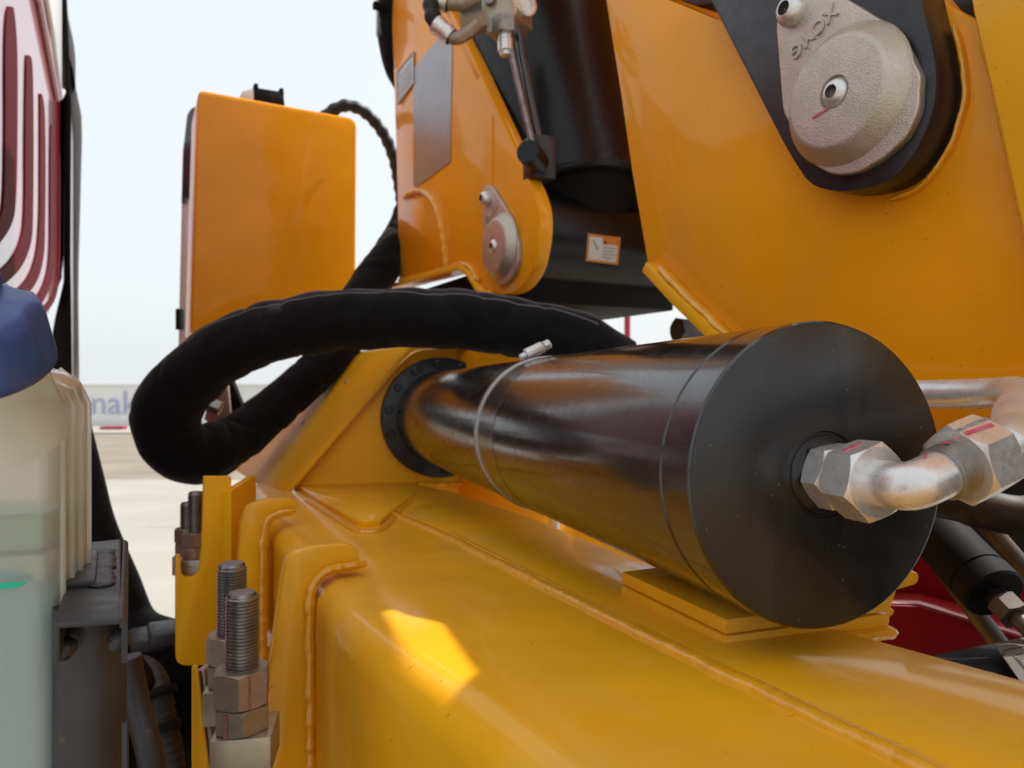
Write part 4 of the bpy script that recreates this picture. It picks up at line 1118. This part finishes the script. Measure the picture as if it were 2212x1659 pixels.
# ================================================================== grey steel bracket beside the tank
sb = thing('channel_bracket', P(200, 1659, 0.63), 'dark grey welded channel bracket beside the fluid tank', 'bracket')
chz = ZC - 0.1503
def chan(u, v): return hit(u, v, V((0, 0, chz)), UP)
ctop = [chan(u, v) for u, v in [(116, 1342), (272, 1334), (280, 1170), (262, 1161), (178, 1170)]]
bm = BM()
pr_ = [chan(115, 1345), chan(262, 1336), chan(262, 1164), chan(180, 1172)]
add_prism(bm, pr_, UP * -0.0045)
obj('channel_top', bm, 'grey_steel', sb, bevel=0.002)
e0, e1 = chan(258, 1336), chan(266, 1166)
dr = (e1 - e0)
bm = BM(); rings = []
sx = V((dr.y, -dr.x, 0)).normalized()
for f in [i / 10 for i in range(11)]:
    p = e0 + dr * f
    ring = []
    for k in range(7):
        a = math.pi / 2 * k / 6
        ring.append(p + sx * (0.0045 * math.sin(a)) + UP * (-0.0045 + 0.0045 * math.cos(a)))
    ring += [p + sx * 0.0045 - UP * 0.029, p + sx * 0.001 - UP * 0.029, p + sx * 0.001 - UP * 0.006, p - sx * 0.0 - UP * 0.006]
    rings.append([bm.verts.new(q_) for q_ in ring])
for a, b in zip(rings, rings[1:]):
    for k in range(len(a)): bm.faces.new((a[k], a[(k + 1) % len(a)], b[(k + 1) % len(a)], b[k]))
bm.faces.new(rings[0]); bm.faces.new(list(reversed(rings[-1])))
obj('channel_side', bm, 'grey_steel', sb)
e2 = chan(116, 1345)
obj('channel_side', prism([e2, e2 + dr * 0.9, e2 + dr * 0.9 - UP * 0.026, e2 - UP * 0.026], sx * 0.0036), 'grey_steel', sb, bevel=0.0015)
obj('tab', prism([hit(u, v, V((0, 0, chz + 0.005)), UP) for u, v in [(100, 1262), (206, 1252), (212, 1188), (120, 1192)]], UP * -0.0048), 'grey_steel', sb, bevel=0.0012)
wp = [hit(u, v, V((0, 0, chz + 0.0012)), UP) for u, v in [(222, 1186), (225, 1200), (222, 1220), (222, 1240), (220, 1258), (224, 1266)]]
obj('tab_weld', bead(wp, 0.0088, seed=61, amp=0.4, flat=0.22, step=0.0016, seg=12), 'weld_dark', sb)
lg = P(196, 1365, 0.515)
obj('leg', lathe([(-0.5, 0), (-0.5, 0.0232), (0.0, 0.0232), (0.0, 0.0195), (-0.02, 0.0195), (-0.02, 0)], V((lg.x, lg.y, chz - 0.008)), UP, 40), 'grey_steel', sb, smooth=30)
for u, v in ((258, 1382), (140, 1400)):
    obj('weld_blob', lathe([(-0.009, 0), (-0.0065, 0.005), (0, 0.0076), (0.006, 0.006), (0.008, 0)], P(u, v, 0.478), V((0.2, 0.4, 1)), 14), 'weld_dark', sb, smooth=80)
obj('angle_strip', prism([P(u, v, 0.495) for u, v in [(262, 1564), (275, 1560), (275, 1760), (262, 1760)]], V((-0.002, 0.006, 0))), 'grey_steel', sb, bevel=0.001)
# loose hoses and cable conduit in the gap
tag(obj('rubber_hose', tube(spline([P(276, 1420, 0.95), P(285, 1470, 0.95), P(300, 1540, 0.94), P(322, 1620, 0.92), P(338, 1720, 0.9)], 10), 0.0165, seg=20), 'grey_steel'), 'smooth grey hose running down beside the bracket leg', 'hose')
cd = thing('cable_conduit', P(350, 1659, 1.0), 'black corrugated cable conduit with a collar dropping into the gap', 'conduit')
obj('conduit', ribbed([P(300, 1440, 1.1), P(325, 1455, 1.08), P(342, 1490, 1.06), P(352, 1550, 1.05), P(366, 1620, 1.04), P(378, 1720, 1.02)], 0.018, 0.0062, 0.045), 'rubber', cd)
cdir = (P(352, 1530, 1.05) - P(342, 1490, 1.06)).normalized()
obj('collar', lathe([(0, 0.019), (0, 0.026), (0.006, 0.028), (0.012, 0.026), (0.012, 0.019)], P(338, 1492, 1.05), cdir, 28), 'black_matt', cd, smooth=40)
obj('clip', lathe([(0, 0.019), (0, 0.0225), (0.012, 0.0225), (0.012, 0.019)], P(354, 1566, 1.045), cdir, 28), 'black_matt', cd, smooth=40)
obj('plug', lathe([(0, 0), (0.002, 0.017), (0.03, 0.019), (0.05, 0.017), (0.055, 0)], P(278, 1425, 1.05), V((0.5, 0, -0.85)), 24), 'black_matt', cd, smooth=40)

# ================================================================== parts at the lower right, behind the beam
rc = thing('red_chassis_rail', P(2050, 1400, 1.1), 'dark red folded chassis rail behind the right edge of the beam', 'chassis rail')
fold = [(1700, 1290), (1930, 1292), (2000, 1300), (2100, 1330), (2300, 1398)]
fl_ = [(1700, 1276, 1300), (1985, 1280, 1306), (2120, 1316, 1346), (2330, 1378, 1414)]
ya = {1700: 1.13, 1985: 1.11, 2120: 1.08, 2330: 1.05}
obj('upper_face', prism([P(1700, 1190, 1.13), P(1985, 1190, 1.11), P(2120, 1215, 1.08), P(2330, 1260, 1.05)] + [P(u, a + 14, ya[u] + 0.004) for u, a, b in fl_[::-1]], V((0, 0.02, 0))), 'red_dark', rc, bevel=0.002)
obj('fold_strip', prism([P(u, a + 1, ya[u]) for u, a, b in fl_] + [P(u, b, ya[u] - 0.03) for u, a, b in fl_[::-1]], V((0, 0.01, -0.004))), 'red', rc, bevel=0.002)  # highlight along the fold put into a brighter, glossier red
obj('lower_face', prism([P(u, b + 1, ya[u] - 0.03) for u, a, b in fl_] + [P(2330, 1600, 1.02), P(1700, 1500, 1.10)], V((0, 0.02, 0))), 'red_dark', rc, bevel=0.003)
obj('dark_void_sheet', prism([P(1900, 1000, 1.40), P(2500, 1040, 1.36), P(2500, 1350, 1.36), P(1900, 1260, 1.40)], V((0, 0.02, 0))), 'black_matt', rc)  # black sheet stands for the dark void below the cheek
bs = tag(obj('step_plate', prism([P(1900, 1438, 0.80), P(2148, 1388, 0.90), P(2320, 1356, 0.95), P(2320, 1560, 0.64), P(2000, 1470, 0.72)], V((0.0, 0.004, -0.012))), 'black_matt', bevel=0.002), 'matt black step plate wedged between the beam and the red rail', 'plate')
ep = thing('engraved_plate', P(2180, 1400, 0.84), 'grey engraved data plate with a rounded black border at lower right', 'data plate')
pn = (P(2148, 1388, 0.82) - P(2300, 1360, 0.84)).cross(P(2148, 1388, 0.82) - P(2215, 1484, 0.66)).normalized()
p00 = P(2148, 1388, 0.82)
if pn.dot(p00 - C0) > 0: pn = -pn
def ept(u, v, off=0.0): return hit(u, v, p00 + pn * off, pn)
obj('plate', prism([ept(u, v) for u, v in round_px([(2147, 1390, 8), (2300, 1358), (2300, 1610)])], -pn * 0.002), 'plate', ep, bevel=0.0005)
obj('border_line', tube([ept(u, v, 0.0003) for u, v in round_px([(2260, 1655), (2164, 1406, 10), (2330, 1374)])][1:], 0.0009, seg=6), 'ink', ep)
for d_ in (0, 7, 13):
    obj('engraved_line', tube([ept(u, v, 0.0003) for u, v in [(2225 + d_, 1460 + d_), (2189 + d_, 1417 + d_ * 0.6), (2230 + d_, 1403 + d_ * 0.6)]], 0.0005, seg=5), 'ink', ep)
# small black cylinder and its steel pipe
sm = thing('small_cylinder', P(2070, 1200, 0.92), 'small black cylinder slanting down with a nut and steel pipe', 'hydraulic cylinder')
s0, s1_ = P(1960, 1085, 1.02), P(2150, 1285, 0.86)
sa = (s1_ - s0).normalized(); sl_ = (s1_ - s0).length
obj('cylinder_body', lathe([(0, 0), (0, 0.036), (sl_ - 0.032, 0.036), (sl_ - 0.031, 0.0345), (sl_ - 0.028, 0.0345), (sl_ - 0.027, 0.0365), (sl_ - 0.003, 0.0365), (sl_, 0.034), (sl_, 0)], s0, sa, 48), 'black_matt', sm, smooth=30)
obj('neck', lathe([(0, 0), (0, 0.0135), (0.016, 0.0135), (0.016, 0)], s1_, sa, 24), 'black_cast', sm, smooth=30)
obj('pipe_nut', hexnut(s1_ + sa * 0.012, sa, 0.024, 0.019, rot=0.3), 'dull_pipe', sm, smooth=25)
obj('steel_pipe', tube([s1_ + sa * 0.03, s1_ + sa * 0.09, s1_ + sa * 0.16], 0.0095, seg=20), 'dull_pipe', sm)
tag(obj('brown_pipe', tube([P(2010, 1190, 1.0), P(2075, 1280, 0.97), P(2165, 1400, 0.92)], 0.012, seg=20), 'dull_pipe'), 'dull brown pipe slanting behind the small black cylinder', 'pipe')
tag(obj('grey_pipe', tube([P(2120, 1120, 0.98), P(2180, 1190, 0.96), P(2260, 1285, 0.93)], 0.012, seg=20), 'dull_pipe'), 'dull pipe above the small cylinder leaving at the right edge', 'pipe')
tag(obj('wrapped_hose', tube(resample(spline([P(1990, 1070, 0.90), P(2060, 1082, 0.88), P(2120, 1098, 0.86), P(2180, 1112, 0.84), P(2300, 1128, 0.82)], 10), 0.006), 0.0245, seg=24, disp=lambda p, q, i, a: 0.05 * noise.noise(p * 30) + (0.05 if i % 9 < 2 else 0)), 'rubber'), 'thick black wrapped hose below the right cheek plate', 'hose')
# hex plug, red post and grey post seen through the gap
tag(obj('hex_plug', hexnut(P(1462, 712, 1.75), V((0.9, 0.42, -0.05)), 0.07, 0.032, rot=0.2), 'black_cast', smooth=25), 'dark hex plug in the bright gap below the right cheek', 'bolt')
obj_ = obj('red_post', tube([P(1355, 660, 7.0) + V((0, 0, 0.3)), V((P(1355, 700, 7.0).x, 7.0, 0.02))], 0.03, seg=16), 'red_flat'); tag(obj_, 'thin red post standing far off in the bright gap', 'post')
obj_ = obj('grey_post', tube([P(1279, 640, 6.0), V((P(1279, 700, 6.0).x, 6.0, 0.02))], 0.045, seg=16), 'grey_panel'); tag(obj_, 'pale grey post far off beside the red post', 'post')

# ================================================================== unseen round the lens: reflected red truck; flatbed and tank added for shade
rt = thing('parked_truck', V((-5.6, -4.8, 0)), 'red truck parked behind the viewpoint', 'truck')
x_r, y_r = V((0.866, 0.5, 0)), V((-0.5, 0.866, 0))
obj('cab_body', box(V((-5.6, -4.4, 1.9)), x_r, y_r, UP, 0.95, 1.2, 1.1), 'red', rt, bevel=0.12, seg=3)
obj('windscreen', box(V((-5.6, -4.4, 2.35)) + x_r * 0.96, x_r, y_r, UP, 0.01, 0.85, 0.4), 'glass_dark', rt, bevel=0.004)
obj('bumper', box(V((-5.6, -4.4, 0.65)), x_r, y_r, UP, 1.0, 1.2, 0.16), 'black_matt', rt, bevel=0.03)
for k in (-0.75, 0.75):
    obj('wheel', lathe([(-0.14, 0), (-0.14, 0.42), (-0.1, 0.5), (0.1, 0.5), (0.14, 0.42), (0.14, 0)], V((-5.6, -4.4, 0.5)) + y_r * k, x_r, 32), 'rubber', rt, smooth=30)
fb = thing('shade_flatbed', V((7.0, -4.8, 0)), 'unseen dark grey flatbed added behind the viewpoint on the right to darken reflections', 'truck')  # added flatbed, out of view, there to darken the orange box
obj('bed_side', box(V((7.0, -4.4, 2.0)), V((0.906, 0.423, 0)), V((-0.423, 0.906, 0)), UP, 2.2, 0.9, 0.95), 'grey_steel', fb, bevel=0.05)
obj('bed_frame', box(V((7.0, -4.4, 0.9)), V((0.906, 0.423, 0)), V((-0.423, 0.906, 0)), UP, 2.2, 0.5, 0.12), 'black_matt', fb, bevel=0.02)
for k in (-1.5, 0.2, 1.4):
    obj('wheel', lathe([(-0.6, 0), (-0.6, 0.42), (-0.5, 0.5), (0.5, 0.5), (0.6, 0.42), (0.6, 0)], V((7.0, -4.4, 0.5)) + V((0.906, 0.423, 0)) * k, V((-0.423, 0.906, 0)), 32), 'rubber', fb, smooth=30)
ot = thing('shade_tank', V((0.95, 0.35, ZC - 1.0)), 'unseen black tank added right of the beam, outside the frame, for shade', 'tank')  # added tank block, out of view, keeps the lower right dark
obj('tank_body', box(V((0.92, 0.30, ZC - 0.42)), BP, BD, UP, 0.22, 0.35, 0.5), 'black_matt', ot, bevel=0.03, seg=3)
obj('filler_cap', lathe([(0, 0), (0, 0.05), (0.04, 0.045), (0.04, 0)], V((0.92, 0.3, ZC + 0.08)), UP, 32), 'black_matt', ot)
